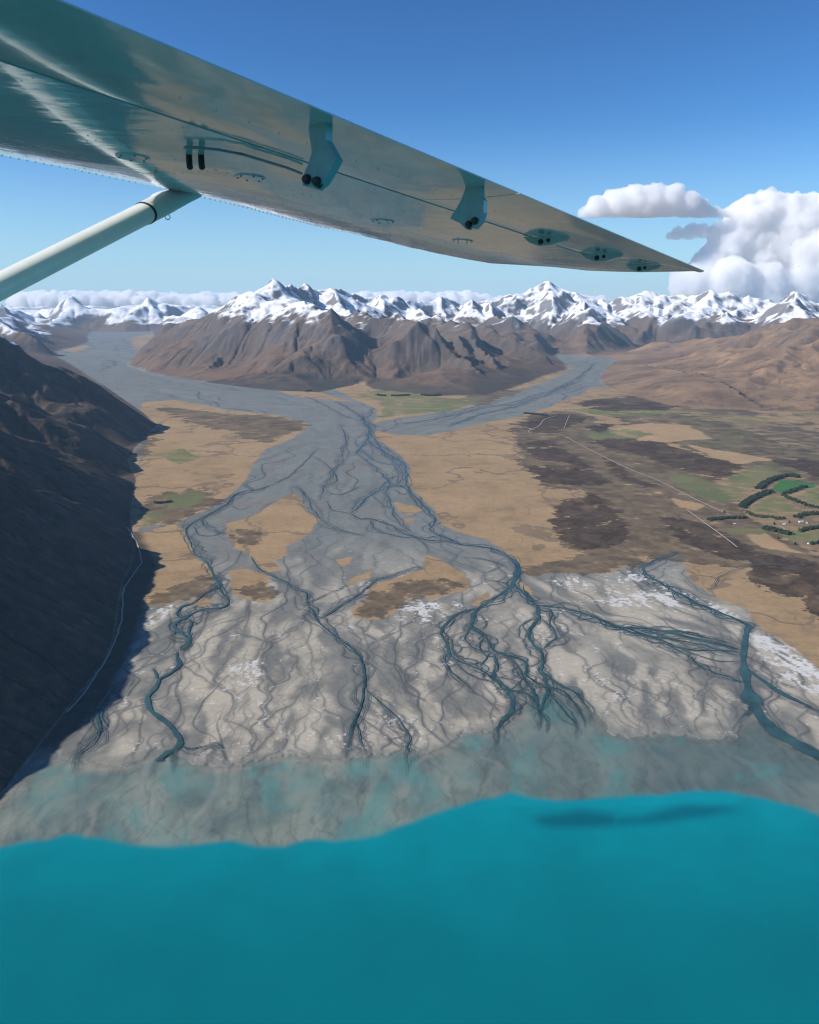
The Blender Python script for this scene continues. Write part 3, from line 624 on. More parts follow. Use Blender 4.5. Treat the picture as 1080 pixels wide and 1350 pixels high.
def ground_material(name, grain, bump, creeks=0.0):
    t = NT(name); p = t.obj(); a = t.attr('albedo').outputs['Color']
    f1 = t.noise(p, 1 / 32.0, 9, 0.72); f2 = t.noise(p, 1 / 260.0, 4, 0.6)
    k = t.math('ADD', t.map(f1, 0.25, 0.75, 1 - grain, 1 + grain), t.map(f2, 0.3, 0.7, -grain * .5, grain * .5))
    c = t.mixc(1.0, a, k, 'MULTIPLY')
    if creeks:                                     # hair-thin rills and bar edges, too fine for the survey
        mp = t.add('ShaderNodeMapping'); t.put(mp.inputs[0], p); mp.inputs['Scale'].default_value = (1.0, 0.32, 1.0)
        g = t.attr('gravel').outputs['Fac']
        for sc, wd, amt in ((1 / 220.0, .010, .16),):
            n = t.noise(mp.outputs[0], sc, 3, 0.5, 0.35)
            ln = t.map(t.math('ABSOLUTE', t.math('SUBTRACT', n, 0.5)), 0.0, wd, 1.0, 0.0)
            c = t.mixc(t.math('MULTIPLY', t.math('MULTIPLY', ln, g), amt * creeks), c, (.05, .055, .055, 1))
        n = t.noise(mp.outputs[0], 1 / 70.0, 6, 0.7, 0.8)
        c = t.mixc(t.math('MULTIPLY', t.map(n, .60, .68), t.math('MULTIPLY', g, .14)), c, (.50, .48, .42, 1))
    t.bsdf(Base_Color=c, Roughness=0.95, Specular_IOR_Level=0.15, Normal=t.bump(f1, bump, 12.0))
    return t.m
M_FLOOR = ground_material('silt_and_tussock', 0.17, 0.06, 1.0)
M_SLOPE = ground_material('mountain_rock_and_tussock', 0.32, 0.6)

def lake_material():
    t = NT('glacial_lake_water'); a = t.attr('albedo').outputs['Color']; p = t.obj()
    n = t.noise(p, 1 / 300.0, 3, 0.5)
    c = t.mixc(1.0, a, t.map(n, 0.3, 0.7, 0.93, 1.06), 'MULTIPLY')
    rip = t.noise(p, 1 / 6.0, 4, 0.6)
    b = t.bsdf(Base_Color=c, Roughness=0.25, IOR=1.33, Specular_IOR_Level=0.2, Normal=t.bump(rip, 0.12, 0.6))
    tr = t.add('ShaderNodeBsdfTransparent'); mx = t.add('ShaderNodeMixShader')
    t.put(mx.inputs[0], t.attr('depth').outputs['Fac']); t.put(mx.inputs[1], tr.outputs[0]); t.put(mx.inputs[2], b.outputs[0])
    t.t.links.new(mx.outputs[0], t.out.inputs[0]); return t.m
M_LAKE = lake_material()
def river_material():
    t = NT('braided_river_water'); p = t.obj(); n = t.noise(p, 1 / 120.0, 4, 0.6)
    c = t.mixc(t.map(n, 0.3, 0.7), (.022, .055, .058, 1), (.055, .125, .125, 1))
    b = t.bsdf(Base_Color=c, Roughness=0.22, IOR=1.33, Specular_IOR_Level=0.35)
    tr = t.add('ShaderNodeBsdfTransparent'); mx = t.add('ShaderNodeMixShader')      # shallow at the edges, where the gravel shows through
    t.put(mx.inputs[0], t.map(t.math('ADD', t.attr('depth').outputs['Fac'], t.map(n, 0.3, 0.7, -.08, .08)), 0.0, 1.0, 0.0, 0.95)); t.put(mx.inputs[1], tr.outputs[0]); t.put(mx.inputs[2], b.outputs[0])
    t.t.links.new(mx.outputs[0], t.out.inputs[0]); return t.m
M_RIVER = river_material()
# ------------------------------------------------------------------ terrain objects
fm = FLOOR[:-1, :-1] & FLOOR[1:, :-1] & FLOOR[:-1, 1:] & FLOOR[1:, 1:]
inview = (np.abs(II[:-1, :-1] * DT + TH0) < math.radians(38))
def kind(o, k, **kw):
    o['kind'] = k
    for a, b in kw.items(): o[a] = b
    return o
AL = {'albedo': K, 'gravel': ((1 - .75 * np.clip(tan, 0, 1)) * (1 - ragged(dark, .6)) * (1 - .8 * ragged(dark2, 1.1)) * (1 - np.clip(green, 0, 1)) * mix(.6, 1, delta)).astype(np.float32)}
under = (lakew[:-1, :-1] > 0.995)
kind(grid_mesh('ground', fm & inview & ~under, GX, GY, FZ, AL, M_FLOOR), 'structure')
sl = ~fm
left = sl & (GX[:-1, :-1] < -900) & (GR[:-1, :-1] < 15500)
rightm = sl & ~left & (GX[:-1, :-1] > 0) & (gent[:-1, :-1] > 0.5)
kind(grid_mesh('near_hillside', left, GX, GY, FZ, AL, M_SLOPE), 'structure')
kind(grid_mesh('tussock_hills', rightm, GX, GY, FZ, AL, M_SLOPE), 'structure')
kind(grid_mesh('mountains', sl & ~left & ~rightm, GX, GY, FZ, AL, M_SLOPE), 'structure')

# ------------------------------------------------------------------ lake
ls = 2
LX, LY, LR_ = grid(ls)
mrow = int(to_ij(*gp(540, 880))[1] / ls)
LX, LY = LX[:mrow], LY[:mrow]
sub = lambda a: a[::ls, ::ls][:mrow]
dp = box(box(dropm, 3), 3); dpw = box(dropm, 30)
plume = fbm(II / 30 + WI / 8, JJ / 60, 5, 91) 
mud = lay(np.zeros_like(K[:mrow * ls + 1]) + col(.215, .25, .205), col(.12, .165, .15), np.clip(.5 + 1.2 * n1[:mrow * ls + 1], 0, 1))
cut = lambda a: a[:mrow * ls + 1]
mud = lay(mud, col(.34, .315, .255), np.clip(cut((1 - sstep(0.55, 1.0, lakew)) * 1.2 * sstep(1500, 200, GX) + 0.3 * streak_b), 0, .8))
mud = lay(mud, col(.085, .095, .088), np.clip(cut(0.9 * braid + 0.4 * bars * (0.6 + n1) - 0.3 * streak) * 0.55, 0, .6)); mud = lay(mud, col(.25, .245, .20), np.clip(cut(.55 * streak_b + .4 * n1 - .15), 0, .6))
mud = lay(mud, col(.07, .11, .11), cut(sstep(1200, -200, np.abs(GX - 1000)) * 0.6)); mud = lay(mud, col(.085, .235, .215), np.clip(cut(sstep(-0.1, 0.75, plume * 1.2 + 0.75 * box(dropm, 14) + 0.25 * streak - 0.15 + .25 * sstep(900, 200, np.abs(GX - 150)))) * 0.62, 0, 1))
teal = lay(np.zeros_like(mud) + col(.000, .150, .175), col(.0, .245, .285), cut(sstep(1500, 2300, GY) * (0.8 + 0.3 * n1)))
turq = wpoly([(640,1060),(660,1046),(740,1056),(860,1048),(930,1040),(985,1046),(960,1062),(900,1060),(840,1064),(760,1066),(690,1062)], 4)
patchm = np.maximum(wpoly([(700,1078),(760,1068),(820,1076),(815,1088),(760,1092),(720,1090)], 8), wpoly([(800,1080),(845,1076),(900,1060),(960,1060),(975,1066),(920,1080),(860,1088),(810,1088)], 8))  # two darker patches in the lake colour
teal = lay(teal, col(.0, .26, .31), cut(turq) * 0.8); teal = lay(teal, col(.0, .09, .13), cut(patchm) * 0.8)
teal = lay(teal, col(.005, .21, .25), cut(np.clip((1 - dpw) * 1.4, 0, 1)) * 0.5)
LK = mix(mud, teal, cut(dp)[..., None])
depth = cut(sstep(0.26, 1.0, lakew + 0.14 * n2 + 0.12 * streak + 0.14 * n5)) * 0.98; depth = np.maximum(depth, cut(sstep(.3, .9, dp)))
lm = (lakem > 0.02) | (lakeb > 0.3)
lq = sub(lm.astype(float)) > 0.5; lq = lq[:-1, :-1] | lq[1:, 1:]
lake = grid_mesh('lake', lq & (np.abs(np.meshgrid(th[::ls], np.arange(mrow))[0][:-1, :-1]) < math.radians(44)), LX, LY, 0 * LX - 1.0, {'albedo': LK[::ls, ::ls][:mrow], 'depth': depth[::ls, ::ls][:mrow]}, M_LAKE)
kind(lake, 'structure')
# open water under and behind the aeroplane, past the surveyed grid
bm = bmesh.new(); cx = [(-9000., -6000.), (9000., -6000.)]
arc = [(R0 * 1.004 * math.sin(a), R0 * 1.004 * math.cos(a)) for a in np.linspace(math.radians(-44), math.radians(39.5), 40)]
pts = [(-9000, -6000), (9000, -6000), (9000, 9000 / math.tan(math.radians(39.5)) if False else 7000)] + [tuple(p) for p in arc[::-1]] + [(-1300, 500), (-1400, -800)]
bm.faces.new([bm.verts.new((x, y, -1.02)) for x, y in pts]); me = bpy.data.meshes.new('open_water'); bm.to_mesh(me); bm.free()
a1 = me.attributes.new('albedo', 'FLOAT_COLOR', 'POINT'); a1.data.foreach_set('color', np.tile([.0, .155, .180, 1], len(me.vertices)).astype(np.float32))
a2 = me.attributes.new('depth', 'FLOAT', 'POINT'); a2.data.foreach_set('value', np.ones(len(me.vertices), np.float32))
me.materials.append(M_LAKE); o = bpy.data.objects.new('open_water', me); C.objects.link(o); kind(o, 'structure')
# bedrock sheet far below everything out to the horizon
bm = bmesh.new(); bm.faces.new([bm.verts.new(v) for v in ((-95000, -20000, -30), (95000, -20000, -30), (95000, 110000, -30), (-95000, 110000, -30))])
me = bpy.data.meshes.new('distant_plain'); bm.to_mesh(me); bm.free(); me.materials.append(simple('plain_earth', (.16, .12, .08), 0.95, scale=0.001)); o = bpy.data.objects.new('distant_plain', me); C.objects.link(o); kind(o, 'structure')
print('meshes', round(time.time() - T0, 1))
# ------------------------------------------------------------------ ribbons: rivers and roads
class Ribbons:
    def __init__(s): s.v, s.f, s.d = [], [], []
    def add(s, pts, widths, zfun, fade=None, cols=(-.5, .5), deps=(1, 1)):
        d = np.gradient(pts[:, :2], axis=0); nn = np.hypot(*d.T)[:, None] + 1e-9; nrm = np.stack([-d[:, 1], d[:, 0]], 1) / nn
        b, m = len(s.v), len(cols)
        for k, (p, n, w) in enumerate(zip(pts, nrm, widths)):
            for q, e in zip(cols, deps):
                x, y = p[0] + n[0] * w * q, p[1] + n[1] * w * q
                s.v.append((x, y, zfun(x, y))); s.d.append(e * (1.0 if fade is None else fade[k]))
        for k in range(len(pts) - 1):
            for q in range(m - 1): s.f.append((b + m * k + q, b + m * k + q + 1, b + m * k + m + q + 1, b + m * k + m + q))
    def build(s, name, mat):
        me = bpy.data.meshes.new(name); me.from_pydata(s.v, [], s.f); me.materials.append(mat); me.update()
        me.attributes.new('depth', 'FLOAT', 'POINT').data.foreach_set('value', np.array(s.d, np.float32))
        o = bpy.data.objects.new(name, me); C.objects.link(o); return o
rb = Ribbons()
for k, (p, ws, w1) in enumerate(THREADS):
    lw = np.arange(len(p)); ws = ws * (0.85 + 0.35 * fbm(lw / 5.0 + k * 3.1, 0.0 * lw + k, 3, 900)) * np.clip(np.minimum(lw + 1, len(p) - lw) / 4.0, 0.3, 1)
    fd = (1.0 if w1 != 1 else 0.45 + 0.4 * ((k * 7) % 5) / 4) * np.clip((np.minimum(lw / 4.0, (len(p) - 1 - lw) / (24.0 if p[-1][1] < 2900 and w1 < 20 else 5.0)) + 0.08) , 0, 1)
    rb.add(p, ws * np.clip(0.95 + 0.55 * fbm(lw / 9.0 + k * 1.7, 0.0 * lw + 2 * k, 2, 950), .45, 1.5), lambda x, y, k=k: 0.35 + 0.02 * k, fd, (-.62, -.4, .4, .62), (0, 1, 1, 0))
kind(rb.build('river', M_RIVER), 'structure')

def ground_z(x, y):
    i, j = to_ij(x, y); i0, j0 = int(i), int(j); u, v = i - i0, j - j0
    f = FZ
    return float((f[j0, i0] * (1 - u) + f[j0, i0 + 1] * u) * (1 - v) + (f[j0 + 1, i0] * (1 - u) + f[j0 + 1, i0 + 1] * u) * v)
def hit(px, py):
    """where the line of sight of the survey photograph meets the terrain"""
    d = ray(px, py); lo = 1200.0
    for t in np.arange(1300.0, 60000.0, 12.0):
        x, y, z = d[0] * t, d[1] * t, H + d[2] * t
        if math.hypot(x, y) > 1150 and z < ground_z(x, y): return (x, y)
    return gp(px, py)
M_ROAD = simple('pale_gravel_road', (.36, .32, .26), 0.95, scale=0.02)
def road(name, pts, wid, lift, jit=0.0, seed=3):
    r = Ribbons(); p = smooth_path([hit(*q) for q in pts], 14, jit, seed)
    r.add(p, np.full(len(p), wid), lambda x, y: ground_z(x, y) + lift)
    return kind(r.build(name, M_ROAD), 'structure')
road('valley_road', [(734,548),(718,553),(711,561),(697,569),(711,572),(738,573),(757,582),(788,598),(827,617),(862,631),(889,644),(924,662),(963,679)], 9, 1.2)
road('farm_track', [(751,547),(747,556),(744,565)], 6, 1.2)
road('farm_track', [(905,672),(930,690),(960,712),(972,722)], 8, 1.2)
road('farm_track', [(1020,690),(1036,698),(1044,705)], 9, 1.2)
road('lakeside_road', [(168,696),(174,706),(181,719),(187,741),(180,752),(174,762),(164,776),(162,797),(160,819),(154,840),(146,860),(130,886),(109,917),(89,940)], 9, 3.0, 1.0)
print('ribbons', round(time.time() - T0, 1))
# ------------------------------------------------------------------ clouds beyond the ranges
from mathutils import noise as mnoise
def thing_tag(o, label, cat, group=None):
    o['label'] = label; o['category'] = cat
    if group: o['group'] = group
    return o
def cloud_material(name, dens):
    t = NT(name); t.t.nodes.clear(); t.out = t.add('ShaderNodeOutputMaterial')
    p = t.obj(); n = t.noise(p, 1 / 1500.0, 5, 0.62)
    v = t.add('ShaderNodeVolumePrincipled'); v.inputs['Color'].default_value = (1, 1, 1, 1); v.inputs['Anisotropy'].default_value = 0.0
    v.inputs['Density'].default_value = dens
    t.t.links.new(v.outputs[0], t.out.inputs['Volume']); return t.m
M_CLOUD = cloud_material('cloud_droplets', 0.0021)
M_BANK = cloud_material('cloud_bank_droplets', 0.004)
def cloud(name, blobs, voxel, label, seed, amp=1.0, mat=None, flat=None, big=2600.0):
    """blobs: (photo x, photo y, kilometres, radius in photo pixels)"""
    bm = bmesh.new(); c0 = Vector(rp(*blobs[0][:3]))
    for px, py, km, r in blobs:
        p = Vector(rp(px, py, km)) - c0; rr = r / 1080 * math.hypot(km * 1000, 1) * 1.03
        bmesh.ops.create_icosphere(bm, subdivisions=3, radius=rr, matrix=Matrix.Translation(p))
    me = bpy.data.meshes.new(name); bm.to_mesh(me); bm.free()
    o = bpy.data.objects.new(name, me); C.objects.link(o)
    md = o.modifiers.new('r', 'REMESH'); md.mode = 'VOXEL'; md.voxel_size = voxel
    dg = bpy.context.evaluated_depsgraph_get(); me2 = bpy.data.meshes.new_from_object(o.evaluated_get(dg)); o.modifiers.clear(); o.data = me2; me2.name = name
    k = len(me2.vertices); co = np.empty(k * 3, np.float32); no = np.empty(k * 3, np.float32)
    me2.vertices.foreach_get('co', co); me2.vertices.foreach_get('normal', no); co = co.reshape(-1, 3); no = no.reshape(-1, 3)
    L = big
    d = np.empty(k)
    for q in range(k):
        v = Vector(co[q]) / L + Vector((seed, 0, 0)); s = 0.0; a = 1.0
        for oc in range(7):                           # billows: rounded outward, creased inward
            s += a * (abs(mnoise.noise(v * 2 ** oc)) * 2.0 - 0.45); a *= 0.58
        d[q] = s
    co = co + no * (d * big * 0.16 * amp)[:, None]
    if flat is not None:
        zf = rp(blobs[0][0], flat, blobs[0][2])[2] - c0.z
        low = co[:, 2] < zf; co[low, 2] = zf + (co[low, 2] - zf) * 0.12
    me2.vertices.foreach_set('co', co.astype(np.float32).ravel()); me2.polygons.foreach_set('use_smooth', np.ones(len(me2.polygons), bool)); me2.update()
    me2.materials.clear(); me2.materials.append(mat or M_CLOUD); o.location = c0
    bpy.data.meshes.remove(me); return thing_tag(o, label, 'cloud', 'clouds beyond the mountains')
r_ = random.Random(5)
cloud('cumulus_cloud', [(1000,345,72,50),(960,322,71,28),(985,292,71,30),(1012,282,71,26),(1045,300,71,38),(1085,300,72,42),(1120,310,72,50),(1075,345,70,45),(935,360,71,30),(912,378,70,26),(965,375,69,34),(1010,385,69,34),(1060,385,69,36),(1110,370,70,40),(1165,330,73,50),(945,335,72,20),(1040,272,72,16),(1000,268,72,14),(1100,270,72,18)], 115, 'huge white cumulus tower rising behind the snowy peaks at right', 1.3)
cloud('cumulus_cloud', [(855,268,70,22),(790,274,70,15),(775,280,70,10),(812,268,70,18),(835,266,70,21),(880,266,70,20),(905,270,70,17),(925,277,70,13),(945,282,70,9),(958,284,70,7),(890,258,70,14),(865,256,70,14)], 80, 'long flat-based white cloud floating in blue sky above the wing tip', 4.1, 0.8, flat=286, big=1700.0)
cloud('cumulus_cloud', [(910,306,70,10),(893,308,70,8),(925,304,70,9),(884,310,70,5),(938,306,70,8)], 60, 'small white puff between the flat cloud and the cumulus tower', 7.7, 0.8, flat=316, big=1000.0)
def bank(x0, x1, top, label, seed, thick=9):
    bl = []; x = x0
    while x < x1:
        r = thick * (0.75 + 0.5 * r_.random()); e = min(1, (x - x0 + 8) / 40, (x1 - x + 8) / 40)
        bl.append((x, top + thick * 1.15 + r_.uniform(-1.2, 1.8) + (1 - e) * 6, 70 + r_.uniform(-1.5, 1.5), r)); bl.append((x + r * .3, top + thick * 1.5 + r_.uniform(0, 3), 68.5 + r_.uniform(-.8, .8), r * .9)); x += r * 0.42
    return cloud('cloud_bank', bl, 70, label, seed, 0.75, M_BANK, big=1000.0)
bank(20, 235, 383, 'low white cloud bank lying behind the snowy peaks at far left', 2.2)
bank(225, 350, 386, 'low white cloud bank just left of the highest snowy summit', 3.4, 8)
bank(440, 650, 384, 'low white cloud bank behind the peaks right of the domed white summit', 5.9)
bank(655, 800, 387, 'low white cloud bank behind the peaks below the wing tip', 8.3, 8)
print('clouds', round(time.time() - T0, 1))
# ------------------------------------------------------------------ the aeroplane we sit in: right wing and strut
PA, PB, PC = 0.78, 0.06, 0.055                      # underside of the wing, relative to the eye: Z = PA - PB X - PC Y
def wp(px, py):
    d = ray(px, py); t = PA / (d[2] + PB * d[0] + PC * d[1]); return Vector(d * t)
W0, W1 = wp(75, 0), wp(930, 358)
WU = (W1 - W0).normalized(); WN = Vector((PB, PC, 1)).normalized(); WV = WN.cross(WU).normalized()
SPAN = (W1 - W0).length
def sv(px, py, lift=0.0):
    d = ray(px, py); t = (PA + lift) / (d[2] + PB * d[0] + PC * d[1]); q = Vector(d * t) - W0; return q.dot(WU), q.dot(WV)
def wl(s, v, up=0.0): return W0 + WU * s + WV * v + WN * up     # wing station, chord, height -> point (eye at origin)
RISE = 0.085
le = sorted([sv(*p, RISE * (0.9 if p[0] < 700 else 0.5)) for p in [(0,208),(95,226),(190,246),(300,270),(420,301),(500,316),(560,327),(640,339),(700,345.5),(760,350),(815,355)]])
le = [(-3.0, le[0][1] + 0.02)] + le + [(SPAN - 0.10, le[-1][1] * 0.55), (SPAN, 0.10)]
hinge = sorted([sv(*p) for p in [(0,88),(110,120),(270,176),(350,193),(439,225),(500,247),(565,263),(667,299)]])
hinge_v = float(np.median([v for s, v in hinge])); print('wing', SPAN, [(round(a, 2), round(b, 2)) for a, b in le], hinge_v)
def lev(s): return float(np.interp(s, [a for a, b in le], [b for a, b in le]))
ap = bpy.data.objects.new('light_aircraft', None); C.objects.link(ap); ap.location = (0, 0, H)
ap['label'] = 'light aircraft with glossy white high wing and white wing strut overhead'; ap['category'] = 'aircraft'
def part(name, bm, mat, parent=ap, smooth=True):
    bmesh.ops.recalc_face_normals(bm, faces=bm.faces[:])
    me = bpy.data.meshes.new(name); bm.to_mesh(me); bm.free(); me.materials.append(mat)
    for p in me.polygons: p.use_smooth = smooth
    if smooth: me.set_sharp_from_angle(angle=math.radians(28))
    o = bpy.data.objects.new(name, me); C.objects.link(o); o.parent = parent
    return o
def skin_material(name, c, metal, rough, ripple):
    t = NT(name); p = t.obj()
    mp = t.add('ShaderNodeMapping'); t.put(mp.inputs[0], p)
    # sheet metal: oil-canning between the ribs, stretched along the span
    ang = math.atan2(WU.y, WU.x); mp.inputs['Rotation'].default_value = (0, 0, -ang); mp.vector_type = 'POINT'; mp.inputs['Scale'].default_value = (0.8, 2.4, 1.0)
    big = t.noise(mp.outputs[0], 2.2, 3, 0.5, 0.4); fine = t.noise(mp.outputs[0], 11.0, 3, 0.6)
    h = t.math('ADD', big, t.math('MULTIPLY', fine, 0.10)); dirt = t.noise(p, 7.0, 6, 0.65)
    t.bsdf(Base_Color=t.mixc(t.map(dirt, 0.35, 0.75), (*c, 1), (*[x * .8 for x in c], 1)), Metallic=metal, Roughness=t.map(dirt, 0.3, 0.8, rough, rough * 1.9), Coat_Weight=0.45, Coat_IOR=1.35, Coat_Roughness=0.04, Specular_IOR_Level=0.25, Normal=t.bump(h, ripple, 0.02))
    return t.m
M_SKIN = skin_material('glossy_wing_paint', (.40, .62, .64), 0.0, 0.06, 0.25)
M_FLAP = skin_material('glossy_flap_paint', (.36, .56, .56), 0.0, 0.09, 0.12)
M_BRACKET = simple('turquoise_bracket_paint', (.14, .34, .35), 0.3, 0.0, 0.1, 20, Coat_Weight=0.5)
M_STRUT = simple('white_strut_paint', (.86, .86, .82), 0.35, 0.0, 0.04, 12, Coat_Weight=0.3)
M_CUFF = simple('grey_white_cuff_paint', (.66, .68, .66), 0.4, 0.0, 0.08, 15)
M_RUBBER = simple('dark_rubber_and_bolts', (.02, .02, .022), 0.55, 0.0, 0.2, 60)
M_STEEL = simple('bare_steel', (.30, .31, .32), 0.35, 0.9, 0.1, 60)

def section(s, v0, v1, th, nose=True, nlow=10):
    """closed outline of a wing section: underside from v0 to v1, round nose, upper skin back"""
    c = v1 - v0; pts = []
    for k in range(nlow + 1):
        x = k / nlow; f = 1 - (1 - x) ** 1.4; v = v0 + c * f * 0.985
        pts.append((v, (RISE * th / 0.22 * max(0, (f - .30) / .70) ** 1.9 - 0.008 * math.sin(math.pi * f)) if nose else (th * 0.02 * max(0, (f - .93) / .07) - 0.010 * math.sin(math.pi * f))))
    u0 = pts[-1][1]; ht = th * (0.60 if nose else 0.9) - u0
    for a in np.linspace(-60, 90, 8):
        pts.append((v0 + c * 0.985 + c * 0.015 * math.cos(math.radians(a)), u0 + 0.004 + ht * 0.5 + ht * 0.5 * math.sin(math.radians(a))))
    for k in range(1, 7):
        x = 1 - k / 6
        pts.append((v0 + c * x * 0.985, (th * (0.60 + 0.40 * math.sin(math.pi * (0.1 + .9 * x)) ** .8) if nose else th * 0.9 * x ** 0.8) + 0.005))
    return [wl(s, v, u) for v, u in pts]
def loft(bm, secs):
    rings = [[bm.verts.new(p) for p in s] for s in secs]
    for a, b in zip(rings[:-1], rings[1:]):
        n = len(a)
        for k in range(n): bm.faces.new((a[k], a[(k + 1) % n], b[(k + 1) % n], b[k]))
    bm.faces.new(rings[0]); bm.faces.new(rings[-1][::-1]); return rings
def dome(bm, p, n, r, h=0.5):
    """a rivet or bolt head"""
    q = n.to_track_quat('Z', 'Y').to_matrix().to_4x4(); q.translation = p
    bmesh.ops.create_cone(bm, cap_ends=True, segments=7, radius1=r, radius2=r * 0.55, depth=r * h * 2, matrix=q)
# main wing box
bm = bmesh.new(); ss = list(np.linspace(-3.0, 0, 4)) + list(np.linspace(0.4, SPAN - 0.25, 26)) + [SPAN - 0.12, SPAN - 0.03]
def hv(s): return hinge_v * min(1.0, max(0.12, (SPAN - s) / 1.3))
loft(bm, [section(s, hv(s) + 0.004, max(lev(s), hv(s) + 0.03), 0.22 * min(1, max(.05, (SPAN - s + .1) / 2.2))) for s in ss])
DN = -WN
def under(s, v):
    f = (v - hv(s)) / (lev(s) - hv(s)) / 0.985
    return RISE * min(1, max(.05, (SPAN - s + .1) / 2.2)) * max(0, (f - .30) / .70) ** 1.9 - 0.008 * math.sin(math.pi * min(f, 1))
for s in np.arange(-0.4, SPAN - 0.4, 0.042):                      # rivets round the nose and along the spars
    dome(bm, wl(s, lev(s) - 0.012, RISE + 0.002), (WV * .7 - WN).normalized(), 0.0062)
    if s > 1.2: dome(bm, wl(s + .02, lev(s) - 0.001, RISE + 0.03), WV, 0.006)
for fr in (0.30, 0.55, 0.80):
    for s in np.arange(0.0, SPAN - 0.9, 0.075):
        v = hv(s) + (lev(s) - hv(s)) * fr; dome(bm, wl(s, v, under(s, v)), DN, 0.0045, 0.35)
for s in np.arange(0.35, SPAN - 0.9, 0.62):
    for v in np.arange(hv(s) + 0.06, lev(s) - 0.05, 0.06): dome(bm, wl(s, v, under(s, v)), DN, 0.0042, 0.35)
wing = part('wing', bm, M_SKIN)
# flap and aileron hang behind the rear spar with a narrow slot
def surface(name, s0, s1, n, mat):
    bm = bmesh.new(); loft(bm, [section(s, 0.0, hv(s) - 0.003, 0.085 * min(1, max(.08, (SPAN - s) / 2)), False, 8) for s in np.linspace(s0, s1, n)])
    for s in np.arange(max(s0, -0.5) + 0.05, s1 - 0.05, 0.16): dome(bm, wl(s, hv(s) * 0.55, -0.013), DN, 0.004, 0.3)
    return part(name, bm, mat, wing)
S_AIL = sv(560, 262)[0]
surface('flap', -3.0, S_AIL - 0.006, 14, M_FLAP); surface('aileron', S_AIL + 0.006, SPAN - 0.03, 14, M_FLAP)
# hinge brackets: fairing plates hanging under the slot, with bolt heads
def bracket(px, py, size, kindn, outline=None, bolts=()):
    s, v = sv(px, py); h = hv(s); k = size
    prof = [(-.34, .0), (-.30, -.05), (-.12, -.11), (.04, -.155), (.20, -.165), (.27, -.13), (.30, -.07), (.42, -.03), (.5, .0)] if kindn else [(-.25, 0), (-.2, -.05), (-.05, -.09), (.1, -.10), (.22, -.06), (.30, 0)]
    if outline:                                        # outline surveyed in the upright plane across the wing at this station
        prof = []
        for q in list(outline) + list(bolts):
            d = Vector(ray(*q)); t = (W0 + WU * s).dot(WU) / d.dot(WU); e = d * t - W0; prof.append((e.dot(WV) - v, min(0.004, e.dot(WN)))); 
        bp = prof[len(outline):]; prof = prof[:len(outline)]; k = 1.0
    bm = bmesh.new(); w = 0.02
    a = [bm.verts.new(wl(s - w, v + x * k, z * k - 0.006)) for x, z in prof]; b = [bm.verts.new(wl(s + w, v + x * k, z * k - 0.006)) for x, z in prof]
    n = len(a)
    for q in range(n): bm.faces.new((a[q], a[(q + 1) % n], b[(q + 1) % n], b[q]))
    bm.faces.new(a); bm.faces.new(b[::-1])
    bmesh.ops.bevel(bm, geom=[e for e in bm.edges if len(e.link_faces) == 2 and e.calc_face_angle(0) > 0.9], offset=0.006, segments=2, affect='EDGES')
    o = part('hinge_bracket', bm, M_BRACKET, ap, False)
    bm = bmesh.new(); i = 4 if kindn else 3
    for x, z, r in ([(x, z, .024) for x, z in bp] if outline else ((prof[i][0] - .02, prof[i][1] + .035, .028), (prof[i][0] - .11, prof[i][1] + .05, .02))):
        bm = bmesh.new(); dome(bm, wl(s - w - 0.004, v + x * k, z * k), -WU, r * (0.6 + .4 * k), 0.6)
        part('bolt', bm, M_RUBBER, o)
    return o
bracket(423, 163, 1.0, 1, [(412,163),(434,160),(434,183),(448,208),(441,222),(430,240),(420,248),(404,244),(403,235),(411,215),(416,200),(413,180)], [(423,241),(410,238)])
bracket(626, 245, 1.0, 1, [(617,246),(636,243),(637,258),(641,263),(640,279),(636,291),(628,300),(617,301),(609,293),(596,287),(604,275),(611,262)], [(621,297),(629,292)])
bracket(724, 311, .6, 0); bracket(797, 333, .6, 0); bracket(851, 349, .52, 0)
# control rod, access plate and fuel drain under the wing
def tube(bm, pts, r, seg=10):
    rings = []
    for k, p in enumerate(pts):
        d = (pts[min(k + 1, len(pts) - 1)] - pts[max(k - 1, 0)]).normalized(); u = d.orthogonal().normalized(); w = d.cross(u)
        rings.append([bm.verts.new(p + (u * math.cos(t) + w * math.sin(t)) * r) for t in np.linspace(0, 2 * math.pi, seg, endpoint=False)])
    for a, b in zip(rings[:-1], rings[1:]):
        for k in range(seg): bm.faces.new((a[k], a[(k + 1) % seg], b[(k + 1) % seg], b[k]))
    bm.faces.new(rings[0][::-1]); bm.faces.new(rings[-1])
bm = bmesh.new(); c = [sv(*p) for p in [(243,187),(262,187),(290,190),(320,196),(352,206),(378,214),(398,222)]]
tube(bm, [wl(s, v, -0.022) for s, v in c], 0.006); part('control_cable', bm, M_STEEL, ap)
bm = bmesh.new()
for px in (249, 265):
    bm = bmesh.new(); s, v = sv(px, 203); tube(bm, [wl(s, v, 0.0), wl(s - .005, v - .01, -0.045), wl(s - .01, v - .02, -0.06)], 0.014, 8); part('fuel_drain', bm, M_RUBBER, ap)
